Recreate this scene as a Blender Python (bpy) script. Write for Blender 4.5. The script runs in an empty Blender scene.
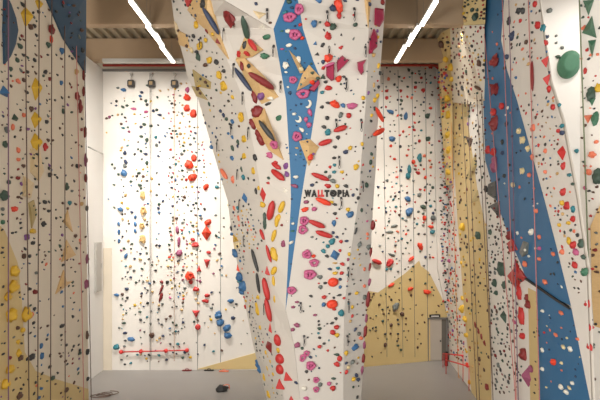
import bpy, bmesh, math, random
from mathutils import Vector, Matrix, noise
from mathutils.bvhtree import BVHTree
random.seed(7)
scn = bpy.context.scene
COL = scn.collection
F, HY, CX, H = 460.0, 225.0, 300.0, 7.0
CAM = Vector((0, 0, H))

# ------------------------------------------------------------------ helpers
def at(px, py, Y):
    return Vector(((px - CX) / F * Y, Y, H - (py - HY) / F * Y))
def lin(c):
    return tuple(((v / 255) / 12.92 if v / 255 <= .04045 else ((v / 255 + .055) / 1.055) ** 2.4) for v in c)
MATS = {}
def mat(name, rgb, rough=.6, bump=0., scale=8., var=.06, metal=0., emit=0.):
    if name in MATS: return MATS[name]
    m = bpy.data.materials.new(name); m.use_nodes = True
    nt = m.node_tree; b = nt.nodes['Principled BSDF']
    c = lin(rgb)
    b.inputs['Roughness'].default_value = rough; b.inputs['Metallic'].default_value = metal
    tc = nt.nodes.new('ShaderNodeTexCoord'); ns = nt.nodes.new('ShaderNodeTexNoise')
    ns.inputs['Scale'].default_value = scale; ns.inputs['Detail'].default_value = 5
    nt.links.new(tc.outputs['Object'], ns.inputs['Vector'])
    mx = nt.nodes.new('ShaderNodeMix'); mx.data_type = 'RGBA'
    mx.inputs['A'].default_value = (*[v * (1 - var * 1.6) for v in c], 1)
    mx.inputs['B'].default_value = (*[min(1, v * (1 + var)) for v in c], 1)
    nt.links.new(ns.outputs['Fac'], mx.inputs['Factor']); nt.links.new(mx.outputs['Result'], b.inputs['Base Color'])
    if bump:
        bp = nt.nodes.new('ShaderNodeBump'); bp.inputs['Strength'].default_value = bump; bp.inputs['Distance'].default_value = .02
        n2 = nt.nodes.new('ShaderNodeTexNoise'); n2.inputs['Scale'].default_value = scale * 9
        nt.links.new(tc.outputs['Object'], n2.inputs['Vector'])
        nt.links.new(n2.outputs['Fac'], bp.inputs['Height']); nt.links.new(bp.outputs['Normal'], b.inputs['Normal'])
    if emit:
        b.inputs['Emission Color'].default_value = (*c, 1); b.inputs['Emission Strength'].default_value = emit
    MATS[name] = m; return m

def ply(name, rgb, dark):
    m = bpy.data.materials.new(name); m.use_nodes = True
    nt = m.node_tree; b = nt.nodes['Principled BSDF']; b.inputs['Roughness'].default_value = .55
    tc = nt.nodes.new('ShaderNodeTexCoord'); mp = nt.nodes.new('ShaderNodeMapping')
    mp.inputs['Scale'].default_value = (3, 3, 14); nt.links.new(tc.outputs['Object'], mp.inputs['Vector'])
    ns = nt.nodes.new('ShaderNodeTexNoise'); ns.inputs['Scale'].default_value = 2; ns.inputs['Detail'].default_value = 6; ns.inputs['Distortion'].default_value = 1.2
    nt.links.new(mp.outputs['Vector'], ns.inputs['Vector'])
    mx = nt.nodes.new('ShaderNodeMix'); mx.data_type = 'RGBA'
    mx.inputs['A'].default_value = (*lin(dark), 1); mx.inputs['B'].default_value = (*lin(rgb), 1)
    nt.links.new(ns.outputs['Fac'], mx.inputs['Factor']); nt.links.new(mx.outputs['Result'], b.inputs['Base Color'])
    MATS[name] = m; return m

def mesh_obj(name, verts, faces, m, parent=None, smooth=False):
    me = bpy.data.meshes.new(name); me.from_pydata([tuple(v) for v in verts], [], faces); me.update()
    bm = bmesh.new(); bm.from_mesh(me); bmesh.ops.recalc_face_normals(bm, faces=bm.faces); bm.to_mesh(me); bm.free()
    if m: me.materials.append(m)
    if smooth:
        for p in me.polygons: p.use_smooth = True
    o = bpy.data.objects.new(name, me); COL.objects.link(o)
    if parent: o.parent = parent
    return o
def bm_obj(name, bm, m, parent=None, smooth=False):
    me = bpy.data.meshes.new(name); bm.to_mesh(me); bm.free()
    if m: me.materials.append(m)
    if smooth:
        for p in me.polygons: p.use_smooth = True
    o = bpy.data.objects.new(name, me); COL.objects.link(o)
    if parent: o.parent = parent
    return o
def tag(o, label=None, cat=None, group=None, kind=None):
    if label: o['label'] = label
    if cat: o['category'] = cat
    if group: o['group'] = group
    if kind: o['kind'] = kind
    return o
def empty(name, loc=(0, 0, 0)):
    o = bpy.data.objects.new(name, None); COL.objects.link(o); o.location = loc; o.empty_display_size = .1; return o
def add_box(bm, a, b):
    x0, y0, z0 = a; x1, y1, z1 = b
    v = [bm.verts.new(p) for p in ((x0,y0,z0),(x1,y0,z0),(x1,y1,z0),(x0,y1,z0),(x0,y0,z1),(x1,y0,z1),(x1,y1,z1),(x0,y1,z1))]
    for f in ((3,2,1,0),(4,5,6,7),(0,1,5,4),(1,2,6,5),(2,3,7,6),(3,0,4,7)): bm.faces.new([v[i] for i in f])
def add_tube(bm, pts, r, n=7):
    pts = [Vector(p) for p in pts]; rings = []
    for i, p in enumerate(pts):
        d = (pts[min(i + 1, len(pts) - 1)] - pts[max(i - 1, 0)]).normalized()
        a = d.orthogonal().normalized() if i == 0 else (a - d * a.dot(d)).normalized()
        b = d.cross(a)
        rr = r[i] if isinstance(r, (list, tuple)) else r
        rings.append([bm.verts.new(p + (a * math.cos(2*math.pi*k/n) + b * math.sin(2*math.pi*k/n)) * rr) for k in range(n)])
    for q, w in zip(rings, rings[1:]):
        for k in range(n): bm.faces.new((q[k], q[(k+1) % n], w[(k+1) % n], w[k]))
    bm.faces.new(rings[0][::-1]); bm.faces.new(rings[-1])
def boxo(name, a, b, m, parent=None):
    bm = bmesh.new(); add_box(bm, a, b); return bm_obj(name, bm, m, parent)
def tubeo(name, pts, r, m, parent=None, n=7):
    bm = bmesh.new(); add_tube(bm, pts, r, n); return bm_obj(name, bm, m, parent, True)
def slab(name, pts, back, m, parent=None):
    """a polygon in space with thickness along `back`"""
    n = len(pts); vs = list(pts) + [p + back for p in pts]
    fs = [list(range(n)), list(range(2*n - 1, n - 1, -1))] + [[i, (i+1) % n, n + (i+1) % n, n + i] for i in range(n)]
    return mesh_obj(name, vs, fs, m, parent)

# ------------------------------------------------------------------ materials
WHITE = mat('white_panel_paint', (226, 221, 213), .6, .12, 1.2, .035)
CREAM = mat('cream_panel_paint', (218, 207, 188), .6, .12, 1.2, .04)
BUILD = mat('white_plaster', (228, 226, 222), .8, .1, 1.5, .02)
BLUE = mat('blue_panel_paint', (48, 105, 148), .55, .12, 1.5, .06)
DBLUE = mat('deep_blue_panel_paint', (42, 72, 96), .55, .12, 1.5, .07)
YELP = mat('ochre_panel_paint', (206, 182, 128), .55, .1, 1.2, .05)
FLOOR = mat('grey_floor_coating', (139, 135, 131), .42, .05, .7, .05)
STEEL = mat('galvanised_deck', (158, 146, 124), .5, .0, 2., .08)
BEAM = mat('beige_beam', (172, 148, 120), .7, .05, 1., .05)
GREYM = mat('grey_metal', (120, 118, 114), .45, 0, 3., .05, .3)
LGREY = mat('light_grey_metal', (192, 190, 184), .5, 0, 3., .04)
DARK = mat('dark_rubber', (38, 36, 35), .6, 0, 6., .1)
REDP = mat('red_pipe_paint', (160, 50, 40), .5, 0, 3., .06)
REDB = mat('red_barrier', (205, 52, 48), .45, 0, 4., .08)
BRICK = mat('back_cladding', (170, 158, 140), .7, .05, 2., .06)
GLOW = mat('lamp_diffuser', (255, 246, 232), .5, 0, 1, 0, 0, 7.)
PLY = ply('birch_plywood', (222, 190, 138), (196, 158, 104))
PALE = ply('pale_plywood', (226, 206, 168), (208, 184, 140))
OLIVE = ply('weathered_plywood', (186, 168, 116), (160, 140, 92))

# ------------------------------------------------------------------ room
ZD = 15.53
st = lambda o: tag(o, kind='structure')
st(boxo('floor', (-14, -6, -.3), (14, 26, 0), FLOOR))
# corrugated ceiling deck, ribs running along Y
bm = bmesh.new(); prof = []
x = -14.
while x < 14:
    for dx, dz in ((0, 0), (.16, 0), (.22, .12), (.38, .12)): prof.append((x + dx, ZD + dz))
    x += .44
ra = [bm.verts.new((a, -3, z)) for a, z in prof]; rb = [bm.verts.new((a, 25, z)) for a, z in prof]
rc = [bm.verts.new((a, -3, z + .1)) for a, z in prof]; rd = [bm.verts.new((a, 25, z + .1)) for a, z in prof]
for i in range(len(prof) - 1):
    bm.faces.new((ra[i], ra[i+1], rb[i+1], rb[i])); bm.faces.new((rc[i], rc[i+1], rd[i+1], rd[i]))
st(bm_obj('ceiling', bm, STEEL))
for yb in (5.8, 9.6, 13.4, 17.2, 21.0):
    bm = bmesh.new()
    add_box(bm, (-14, yb, 14.53), (14, yb + .42, ZD))
    bmesh.ops.bevel(bm, geom=bm.edges[:], offset=.03, segments=2, affect='EDGES')
    st(bm_obj('ceiling_beam', bm, BEAM))
st(boxo('wall_side', (-9.9, 13.0, 0), (-9.5, 24.6, 14.5), BUILD))
st(boxo('wall_rear', (-14, 24.4, 13.2), (14, 24.7, ZD + .3), BRICK))
SURF = {}        # zone -> list of (obj, zone text)
def surf(z, o, text): SURF.setdefault(z, []).append((o, text)); return o

# back wall, left stretch
wb = st(boxo('wall_back', (-9.5, 22.2, 0), (2.5, 22.6, 14.4), WHITE)); surf('B', wb, 'the far left wall')
pw = slab('ochre_panel', [at(x, y, 22.17) for x, y in ((197, 369.2), (262, 351), (262, 369.2))], Vector((0, .05, 0)), YELP, wb); surf('B', pw, 'the far left wall')
for xs in (150, 197.5, 220.5):
    p = at(xs, 200, 22.2); boxo('panel_seam', (p.x - .012, 22.19, 0), (p.x + .012, 22.21, 14.35), GREYM, wb)
boxo('cap_rail', (-9.5, 22.1, 14.4), (2.5, 22.65, 14.5), GREYM, wb)
boxo('tan_edge_strip', (at(103.5, 0, 22.2).x, 22.17, 0), (at(112, 0, 22.2).x, 22.2, at(0, 248, 22.2).z), CREAM, wb)
# back wall, right stretch
def Yb(px): return 22.3 + (px - 340) / 108 * 1.7
A, Bq = at(335, 0, Yb(335)), at(452, 0, Yb(452))
wbr = slab('wall_back_right', [Vector((A.x, A.y, 0)), Vector((Bq.x, Bq.y, 0)), Vector((Bq.x, Bq.y, 15.2)), Vector((A.x, A.y, 15.0))], Vector((0, .4, 0)), WHITE)
st(wbr); surf('Q', wbr, 'the far right wall')
ypts = [(364, 367), (364, 297), (373, 288), (415, 247.5), (421, 266), (429, 272), (441, 296), (450, 318), (450, 359.5)]
yq = slab('ochre_panel', [at(x, min(y, HY + F * 7 / (Yb(x) - .03) - .15), Yb(x) - .03) for x, y in ypts], Vector((0, .05, 0)), YELP, wbr)
surf('Q', yq, 'the ochre far wall')
for xs, xe in ((383, 387), (398, 403), (412, 415), (425.5, 428)):
    a, b = at(xs, 70, Yb(xs) - .045), at(xe, 357, Yb(xe) - .045)
    bm = bmesh.new(); add_tube(bm, [a, b], .014, 5); bm_obj('panel_seam', bm, GREYM, wbr)

# left climbing wall: an almost vertical plane running away from the camera
def Yl(px): return -6.094 / ((px - CX) / F + .072)
NL = Vector((1, .072, 0)).normalized()
def L(px, py, off=0.): return at(px, py, Yl(px)) + NL * off
def toz(p, z): return Vector((p.x, p.y, z))
lw = [toz(L(-70, 0), 0), toz(L(88.5, 0), 0), L(88, 330), L(86, 200), L(84.5, 100), L(84, 20), toz(L(83.5, 0), 15.3), toz(L(-70, 0), 15.3)]
wl = st(slab('wall_left', lw, -NL * .7, CREAM)); surf('L', wl, 'the left wall')
def lpanel(name, pts, m, offs=.02):
    q = [L(p[0], p[1], p[2] if len(p) > 2 else offs) for p in pts]
    o = slab(name, q, -NL * (max([p[2] if len(p) > 2 else offs for p in pts]) + .02), m, wl); surf('L', o, 'the left wall'); return o
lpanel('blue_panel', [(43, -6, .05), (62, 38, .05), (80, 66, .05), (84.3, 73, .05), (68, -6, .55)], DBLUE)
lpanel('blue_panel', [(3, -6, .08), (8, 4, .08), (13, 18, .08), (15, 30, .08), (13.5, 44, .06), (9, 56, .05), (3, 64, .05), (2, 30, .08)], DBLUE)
lpanel('ochre_panel', [(-40, 180), (4, 231), (17, 263), (21, 300), (24, 352), (35, 371), (55, 379), (88, 389), (88, 425), (40, 455), (-40, 560)], YELP)

# right climbing wall
def Yr(px): return min(24., 5.152 / ((px - CX) / F - .107))
NR = Vector((-1, .107, 0)).normalized()
def R(px, py, off=0.): return at(px, py, Yr(px)) + NR * off
rw = [toz(R(447.6, 0), 0), toz(R(470, 0), 0), toz(R(540, 0), 0), toz(R(598, 0), 0), R(595, 400), R(590, 270), R(580, 200), R(565, 120), R(552, 80), R(540.5, 0), toz(R(537, 0), 15.3), toz(R(447.6, 0), 15.3)]
wr = st(slab('wall_right', rw, Vector((.56, .82, 0)) * .12, WHITE)); surf('R', wr, 'the right wall')
corner = slab('corner_panel', [toz(at(437, 0, 23.6), 15.2), toz(at(448, 0, 23.95), 15.2), at(448, 320, 23.95), at(443, 296, 23.8), at(438, 270, 23.7), at(435, 150, 23.6)], Vector((0, .1, 0)), WHITE, wr); surf('R', corner, 'the right wall')
def rpanel(name, pts, m, offs=.02, text='the right wall'):
    q = [R(p[0], p[1], p[2] if len(p) > 2 else offs) for p in pts]
    o = slab(name, q, Vector((.56, .82, 0)) * (max([p[2] if len(p) > 2 else offs for p in pts]) + .02) * 2.1, m, wr); surf('R', o, text); return o
rpanel('white_panel', [(448.2, 20), (452, 50), (454, 150), (458, 220), (464, 300), (473, 392), (447.9, 357)], WHITE)
yc = slab('ochre_panel', [at(*p) for p in ((463.2, -20, 17.08), (486.5, -20, 16.5), (485, 24, 16.9), (463.5, 25, 17.1))], Vector((.02, .04, 0)), YELP, wr); surf('R', yc, 'the right wall')
rpanel('ochre_panel', [(466.5, 85), (468, 120), (478, 190), (487, 230), (490, 300), (492, 402), (473, 402), (464, 300), (458, 220), (454, 150), (453, 85)], YELP, .03)
rpanel('ochre_panel', [(529, 288), (537, 292), (542, 470), (533, 480)], YELP, .03)
rpanel('blue_panel', [(484, -8), (506.5, -8), (503, 40), (509, 70), (519, 100), (533, 150), (547, 200), (560, 250), (574, 306), (560, 299), (528, 277), (522, 262), (512, 240), (498, 200), (487, 160), (485, 100)], BLUE, .065, 'the upper blue panel')
rpanel('blue_panel', [(538, 288), (560, 303), (575, 310), (593, 400), (600, 450), (546, 450), (541, 400)], BLUE, .04, 'the lower blue panel')
rpanel('ledge_and_shadow', [(527, 276, .12), (560, 298, .12), (574, 307.5, .12), (574, 310, .1), (560, 301.2, .1), (528, 279.4, .1)], DARK)  # dark ledge; its right end is only shadow, built as part of the strip
for nm, pg, m_ in (('ochre_panel', [(437, 35, 20.9), (450, 28, 19.5), (452.5, 100, 22.5), (440.5, 110, 23.1)], YELP), ('cream_panel', [(450, 28, 19.5), (463.5, 22.5, 17.2), (484.5, 22.5, 17.0), (485, 104, 17.35), (467, 104, 19.55), (452.5, 102, 22.4)], CREAM),
                   ('ochre_panel', [(440.5, 110, 23.1), (452.5, 100, 22.5), (453, 185, 22.6), (446, 185, 23.2)], YELP)):
    yc = slab(nm, [at(*p) for p in pg], Vector((.02, .05, 0)), m_, wr); surf('R', yc, 'the right wall')
rpanel('white_panel', [(506.5, -8), (540.3, -8), (551.5, 80), (564.5, 120), (579.5, 200), (589.5, 270), (594.5, 400), (593, 400), (575, 312), (560, 250), (547, 200), (533, 150), (519, 100), (509, 70), (503, 40)], WHITE, .06, 'the white wedge at right')
# bright wall behind the wedge and the white wall at the picture's right edge
p0 = at(534, 0, 15.6); p1 = at(640, 0, 15.0)
wbg = st(slab('wall_bay', [toz(p0, 0), toz(p1, 0), toz(p1, 15.3), toz(p0, 15.3)], Vector((0, .4, 0)), BUILD)); surf('Z', wbg, 'the bright bay wall')
a0, a1, a2 = at(579.5, 0, 12.0), at(650, 0, 11.2), at(592, 400, 11.7)
wfr = st(slab('wall_far_right', [toz(at(592, 0, 11.7), 0), toz(a1, 0), toz(a1, 15.3), toz(a0, 15.3), at(580, 190, 12.0)], Vector((.25, .4, 0)), WHITE)); surf('W', wfr, 'the rightmost white wall')
def Yw(px): return 12.0 + (px - 579.5) / 70.5 * -.8
tp = slab('tan_panel', [at(x, y, Yw(x) - .05) for x, y in ((601, 203), (590.5, 226), (592, 300), (594, 326), (612, 332), (612, 200))], Vector((.03, .05, 0)), PLY, wfr); surf('W', tp, 'the rightmost white wall')

# ------------------------------------------------------------------ the tower
def poly(pts):
    def f(y):
        if y <= pts[0][0]: return pts[0][1]
        for (a, b), (c, d) in zip(pts, pts[1:]):
            if y <= c: return b + (d - b) * (y - a) / (c - a)
        return pts[-1][1]
    return f
ROWS = [-45, 0, 15, 29, 60, 76, 100, 125, 150, 175, 200, 230, 250, 280, 310, 345, 400, 440]
fL = poly([(-45, 169), (0, 171.5), (20, 174), (48, 179), (60, 184), (72, 185.5), (85, 191), (105, 201), (135, 208), (147, 212), (165, 217), (182, 222), (205, 229), (230, 231.5), (250, 235), (275, 239), (300, 244), (330, 250.5), (350, 254), (370, 258), (400, 267), (440, 280)])
fC2 = poly([(-45, 196), (0, 208), (30, 216), (55, 225), (90, 240), (110, 247), (160, 256), (200, 262), (250, 266), (300, 272), (345, 277), (400, 284), (440, 290)])
fC = poly([(-45, 196), (0, 224), (29, 273.3)])
fBL = poly([(-45, 298), (0, 285), (29, 273.5), (60, 279), (100, 286), (150, 289), (175, 290.5), (200, 291), (250, 288.5), (310, 285.6), (345, 294), (400, 300), (440, 303)])
fBR = poly([(-45, 293), (0, 298), (29, 303), (60, 313), (76, 319.5), (100, 317), (150, 309), (175, 305), (200, 301), (250, 294), (310, 285.8), (345, 294.2), (400, 300.2), (440, 303.2)])
fE = poly([(-45, 370), (0, 369), (60, 368), (100, 366), (150, 362), (200, 358.5), (250, 351), (290, 346), (310, 344), (345, 343.5), (440, 343)])
fR = poly([(-45, 387), (0, 385.5), (20, 384), (60, 381), (105, 378.5), (165, 376), (210, 372.8), (270, 370), (300, 367.5), (340, 364.5), (400, 361), (440, 359)])
YF = lambda y: 12.3 + (y + 45) / 485 * 2.3
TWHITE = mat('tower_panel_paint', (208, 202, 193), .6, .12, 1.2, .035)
tower = tag(empty('climbing_tower', (.3, 15.6, 0)), 'free-standing white climbing tower with a blue stripe, covered in coloured holds', 'climbing tower')
def tp_(f, y, dy):
    Y = YF(y) + (dy(y) if callable(dy) else dy)
    v = at(f(y), y, Y)
    if y >= 440: v = Vector((v.x, v.y, 0))
    v.z = min(v.z, ZD - .15)
    return v - tower.location
def strip(name, fa, da, fb, db, rows, m, text):
    vs = []; fs = []
    for y in rows: vs += [tp_(fa, y, da), tp_(fb, y, db)]
    for i in range(len(rows) - 1): fs.append((2*i, 2*i+2, 2*i+3, 2*i+1))
    n = len(vs); vs += [v + Vector((0, .06, 0)) for v in vs]
    fs += [tuple(n + k for k in f[::-1]) for f in fs[:]]
    k = len(rows)
    loop = [2*i for i in range(k)] + [2*i+1 for i in range(k-1, -1, -1)]
    for a, b in zip(loop, loop[1:] + loop[:1]): fs.append((a, b, n + b, n + a))
    me = bpy.data.meshes.new(name); me.from_pydata([tuple(v) for v in vs], [], fs); me.update(); me.materials.append(m)
    o = bpy.data.objects.new(name, me); COL.objects.link(o); o.parent = tower
    return surf('T', o, text)
low = [y for y in ROWS if y >= 29]; up = [y for y in ROWS if y <= 29]; bl = [y for y in ROWS if y <= 310]
dL, dC2, dE, dR = 2.6, .55, .25, .85
dB = poly([(-45, -.3), (0, -.4), (29, -.55), (76, 0)]); dC = poly([(-45, -.3), (0, -.6), (29, -.55)])
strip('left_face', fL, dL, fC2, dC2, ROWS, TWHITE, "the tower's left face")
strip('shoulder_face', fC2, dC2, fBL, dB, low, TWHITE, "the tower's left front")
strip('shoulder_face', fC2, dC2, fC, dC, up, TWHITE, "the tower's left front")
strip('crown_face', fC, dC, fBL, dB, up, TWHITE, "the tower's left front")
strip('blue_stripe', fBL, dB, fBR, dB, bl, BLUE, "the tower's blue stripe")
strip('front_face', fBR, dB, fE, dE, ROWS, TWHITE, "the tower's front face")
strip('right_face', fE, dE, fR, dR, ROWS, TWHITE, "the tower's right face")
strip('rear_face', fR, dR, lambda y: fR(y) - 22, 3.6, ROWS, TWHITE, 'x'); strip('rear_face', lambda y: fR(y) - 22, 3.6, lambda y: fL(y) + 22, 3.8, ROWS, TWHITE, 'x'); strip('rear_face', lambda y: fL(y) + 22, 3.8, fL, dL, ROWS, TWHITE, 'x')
for o in list(SURF['T'])[-3:]: SURF['T'].remove(o)
# lettering
def letters(txt, x0, x1, y0, y1, m):
    cu = bpy.data.curves.new('lettering', 'FONT'); cu.body = txt; cu.extrude = .012; cu.offset = .1; cu.space_character = 1.02
    o = bpy.data.objects.new('lettering', cu); COL.objects.link(o); bpy.context.view_layer.update()
    dg = bpy.context.evaluated_depsgraph_get(); me = bpy.data.meshes.new_from_object(o.evaluated_get(dg)); bpy.data.objects.remove(o)
    xs = [v.co.x for v in me.vertices]; ys = [v.co.y for v in me.vertices]
    Yt = YF(194) + .08
    for v in me.vertices:
        u = (v.co.x - min(xs)) / (max(xs) - min(xs)); w = (v.co.y - min(ys)) / (max(ys) - min(ys))
        px = x0 + (x1 - x0) * u; py = y1 + (y0 - y1) * w
        fr = (px - fBR(py)) / (fE(py) - fBR(py))
        v.co = at(px, py, YF(py) + dE * fr - .015 - v.co.z) - tower.location
    me.materials.clear(); me.materials.append(m)
    o = bpy.data.objects.new('lettering', me); COL.objects.link(o); o.parent = tower; return o
for ch, xa, xb, m_, w_ in (('W', 304.3, 311.4, DARK, 'black'), ('A', 311.2, 317, DARK, 'black'), ('L', 317.7, 320.6, REDB, 'red'), ('L', 321.2, 324.1, REDB, 'red'), ('T', 324.4, 329.4, DARK, 'black'),
                       ('O', 329.8, 336.8, DARK, 'black'), ('P', 337.4, 341.8, DARK, 'black'), ('I', 342.4, 344, DARK, 'black'), ('A', 344.2, 349.6, DARK, 'black')):
    letters(ch, xa, xb, 189.8, 197, m_)['label'] = w_ + ' raised letter'
bm = bmesh.new()
q = at(333.1, 193.3, YF(193.4) + dE * .5 - .05) - tower.location
bmesh.ops.create_uvsphere(bm, u_segments=10, v_segments=6, radius=.033, matrix=Matrix.Translation(q)); bm_obj('lettering_dot', bm, DARK, tower, True)

# ------------------------------------------------------------------ ray placement
bpy.context.view_layer.update()
class Zone:
    def __init__(s): s.v = []; s.f = []; s.src = []
    def add(s, o, text):
        n = len(s.v); mw = o.matrix_world
        s.v += [mw @ v.co for v in o.data.vertices]
        for p in o.data.polygons: s.f.append([n + i for i in p.vertices]); s.src.append(text)
        s.bvh = None
    def hit(s, px, py):
        if s.bvh is None: s.bvh = BVHTree.FromPolygons(s.v, s.f)
        d = at(px, py, 1.) - CAM
        p, n, i, _ = s.bvh.ray_cast(CAM, d.normalized(), 60)
        if p is None: return None
        if n.dot(d) > 0: n = -n
        return p, n, s.src[i]
ZN = {}
for z, lst in SURF.items():
    ZN[z] = Zone()
    for o, t in lst: ZN[z].add(o, t)
ALLZ = list(ZN)
def hit(z, px, py, toward=None):
    for k in range(14):
        tx = px + (0 if toward is None else k * .5 * (1 if toward > px else -1))
        r = ZN[z].hit(tx, py)
        if r: return r
        if toward is None: return None
    return None

# ------------------------------------------------------------------ colours of holds
CW = {'R': ('red', (190, 48, 46)), 'D': ('maroon', (130, 38, 38)), 'O': ('orange-red', (226, 66, 38)), 'P': ('pink', (190, 92, 134)), 'M': ('crimson', (156, 22, 66)),
      'U': ('purple', (126, 78, 138)), 'V': ('mauve', (150, 78, 108)), 'B': ('blue', (60, 108, 154)), 'N': ('navy', (50, 62, 90)), 'T': ('teal', (48, 124, 136)),
      'G': ('green', (62, 112, 86)), 'K': ('black', (56, 57, 57)), 'E': ('bottle-green', (60, 82, 70)), 'Y': ('yellow', (216, 174, 50)), 'W': ('white', (232, 228, 214)),
      'A': ('grey', (108, 114, 110)), 'L': ('tan', (200, 164, 108)), 'S': ('salmon', (230, 124, 92)), 'C': ('cream', (228, 208, 160)), 'H': ('brown', (92, 64, 50))}
HM = {k: mat('hold_' + v[0].replace(' ', '_').replace('-', '_'), v[1], .48, .25, 6., .1) for k, v in CW.items()}

# unit hold meshes: x right, y up, z out of the wall, about one unit across
def lump(seed, amp, sub=3, flat=.52, facet=False):
    bm = bmesh.new(); bmesh.ops.create_icosphere(bm, subdivisions=sub, radius=.5)
    off = Vector((seed * 7.3, seed * 3.1, seed * 1.7))
    for v in bm.verts:
        d = v.co.normalized(); r = .5 * (1 + amp * noise.noise(d * 1.5 + off) + amp * .35 * noise.noise(d * 4 + off))
        v.co = d * r
        v.co.y += .06 * v.co.z                       # lip that turns up
        v.co.z = max(v.co.z * flat * 2 * .8 + .12, -.04)
    if facet: bmesh.ops.dissolve_limit(bm, angle_limit=.5, verts=bm.verts[:], edges=bm.edges[:])
    return bm
def sh_ball(seed):
    bm = bmesh.new(); bmesh.ops.create_uvsphere(bm, u_segments=24, v_segments=14, radius=.5)
    for v in bm.verts:
        v.co.z = max(v.co.z * .85 + .08, -.03)
        k = 1 + .04 * noise.noise(v.co * 2 + Vector((seed, 0, 0))); v.co.x *= k; v.co.y *= k
        if v.co.z > .46: v.co.z = .46 - (v.co.z - .46)      # bolt dimple
    return bm
def sh_ring(seed):
    bm = bmesh.new(); n, m = 22, 10; g = []
    for i in range(n):
        a = 2 * math.pi * i / n; row = []
        rr = .325 + .03 * math.sin(3 * a + seed)
        tr = .175 * (1 + .28 * math.sin(5 * a + seed * 2) * .6)
        for j in range(m):
            b = 2 * math.pi * j / m
            row.append(bm.verts.new(((rr + tr * math.cos(b)) * math.cos(a), (rr + tr * math.cos(b)) * math.sin(a), max(.16 + tr * 1.35 * math.sin(b), -.03))))
        g.append(row)
    for i in range(n):
        for j in range(m): bm.faces.new((g[i][j], g[(i+1) % n][j], g[(i+1) % n][(j+1) % m], g[i][(j+1) % m]))
    if seed == 1:   # a bridge across the opening
        add_tube(bm, [(-.02, -.3, .12), (.02, 0, .2), (0, .3, .12)], .09, 8)
    return bm
def sh_long(seed):
    bm = bmesh.new(); n = 17; pts = []; rad = []
    for i in range(n):
        t = i / (n - 1); pts.append(Vector((t - .5, .1 * math.sin(math.pi * t) * (1 if seed else -1) - .05, .2 + .18 * math.sin(math.pi * t))))
        rad.append(max(.05, .46 * (math.sin(math.pi * min(max(t, .03), .97)) ** .42) * (1 + .07 * math.sin(9 * t + seed))))
    add_tube(bm, pts, rad, 14)
    for v in bm.verts: v.co.z = max(v.co.z, -.03)
    return bm
def sh_poly(n, ap, top=.0, hgt=.5, seed=0):
    bm = bmesh.new(); base = []
    for i in range(n):
        a = math.pi / 2 + 2 * math.pi * i / n; base.append(Vector((.55 * math.cos(a), .55 * math.sin(a), 0)))
    b = [bm.verts.new(p + Vector((0, 0, -.03))) for p in base]; l = [bm.verts.new(p + Vector((0, 0, .06))) for p in base]
    t = [bm.verts.new(p * .13 + Vector((ap[0], ap[1], hgt))) for p in base]
    for i in range(n):
        j = (i + 1) % n; bm.faces.new((b[i], b[j], l[j], l[i])); bm.faces.new((l[i], l[j], t[j], t[i]))
    bm.faces.new(t); bm.faces.new(b[::-1])
    bmesh.ops.bevel(bm, geom=[e for e in bm.edges], offset=.02, segments=1, affect='EDGES')
    return bm
def sh_cres(seed):
    bm = bmesh.new(); pts = []; rad = []
    for i in range(15):
        a = math.radians(-110 + 220 * i / 14) ; pts.append(Vector((.36 * math.cos(a) - .05, .36 * math.sin(a), .12)))
        rad.append(.03 + .16 * math.sin(math.pi * i / 14))
    add_tube(bm, pts, rad, 9)
    for v in bm.verts: v.co.z = max(v.co.z, -.02)
    return bm
def sh_disc(seed):
    bm = bmesh.new(); pr = [(.5, -.02), (.5, .08), (.49, .14), (.46, .2), (.36, .32), (.33, .35), (.29, .37), (.0, .38)]
    rows = []
    for r, z in pr[:-1]: rows.append([bm.verts.new((r * math.cos(2*math.pi*k/40), r * math.sin(2*math.pi*k/40), z)) for k in range(40)])
    for a, b in zip(rows, rows[1:]):
        for k in range(40): bm.faces.new((a[k], a[(k+1) % 40], b[(k+1) % 40], b[k]))
    bm.faces.new(rows[-1]); bm.faces.new(rows[0][::-1]); return bm
SHAPES = {'b': (lambda s: lump(s, .5), 4, True, 'lumpy'), 'o': (sh_ball, 2, True, 'round'), 'r': (sh_ring, 2, True, 'ring-shaped'), 'l': (sh_long, 2, True, 'long'),
          't': (lambda s: sh_poly(3, (0, -.05)), 1, False, 'triangular'), 'd': (lambda s: sh_poly(4, (.05, .08)), 1, False, 'diamond-shaped'),
          'c': (sh_cres, 1, True, 'crescent'), 'q': (lambda s: lump(s + 20, .7, 2, .55, True), 4, False, 'angular'), 'k': (sh_disc, 1, False, 'disc-shaped')}
UNIT = {}
def unit(shape, var, col):
    key = (shape, var, col)
    if key not in UNIT:
        bm = SHAPES[shape][0](var); bmesh.ops.recalc_face_normals(bm, faces=bm.faces)
        me = bpy.data.meshes.new('climbing_hold'); bm.to_mesh(me); bm.free(); me.materials.append(HM[col])
        for p in me.polygons: p.use_smooth = SHAPES[shape][2]
        UNIT[key] = me
    return UNIT[key]
def frame(p, n, ang):
    u = Vector((0, 0, 1)).cross(n).normalized(); v = n.cross(u)
    a = math.radians(-ang)
    return u * math.cos(a) + v * math.sin(a), v * math.cos(a) - u * math.sin(a)

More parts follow.
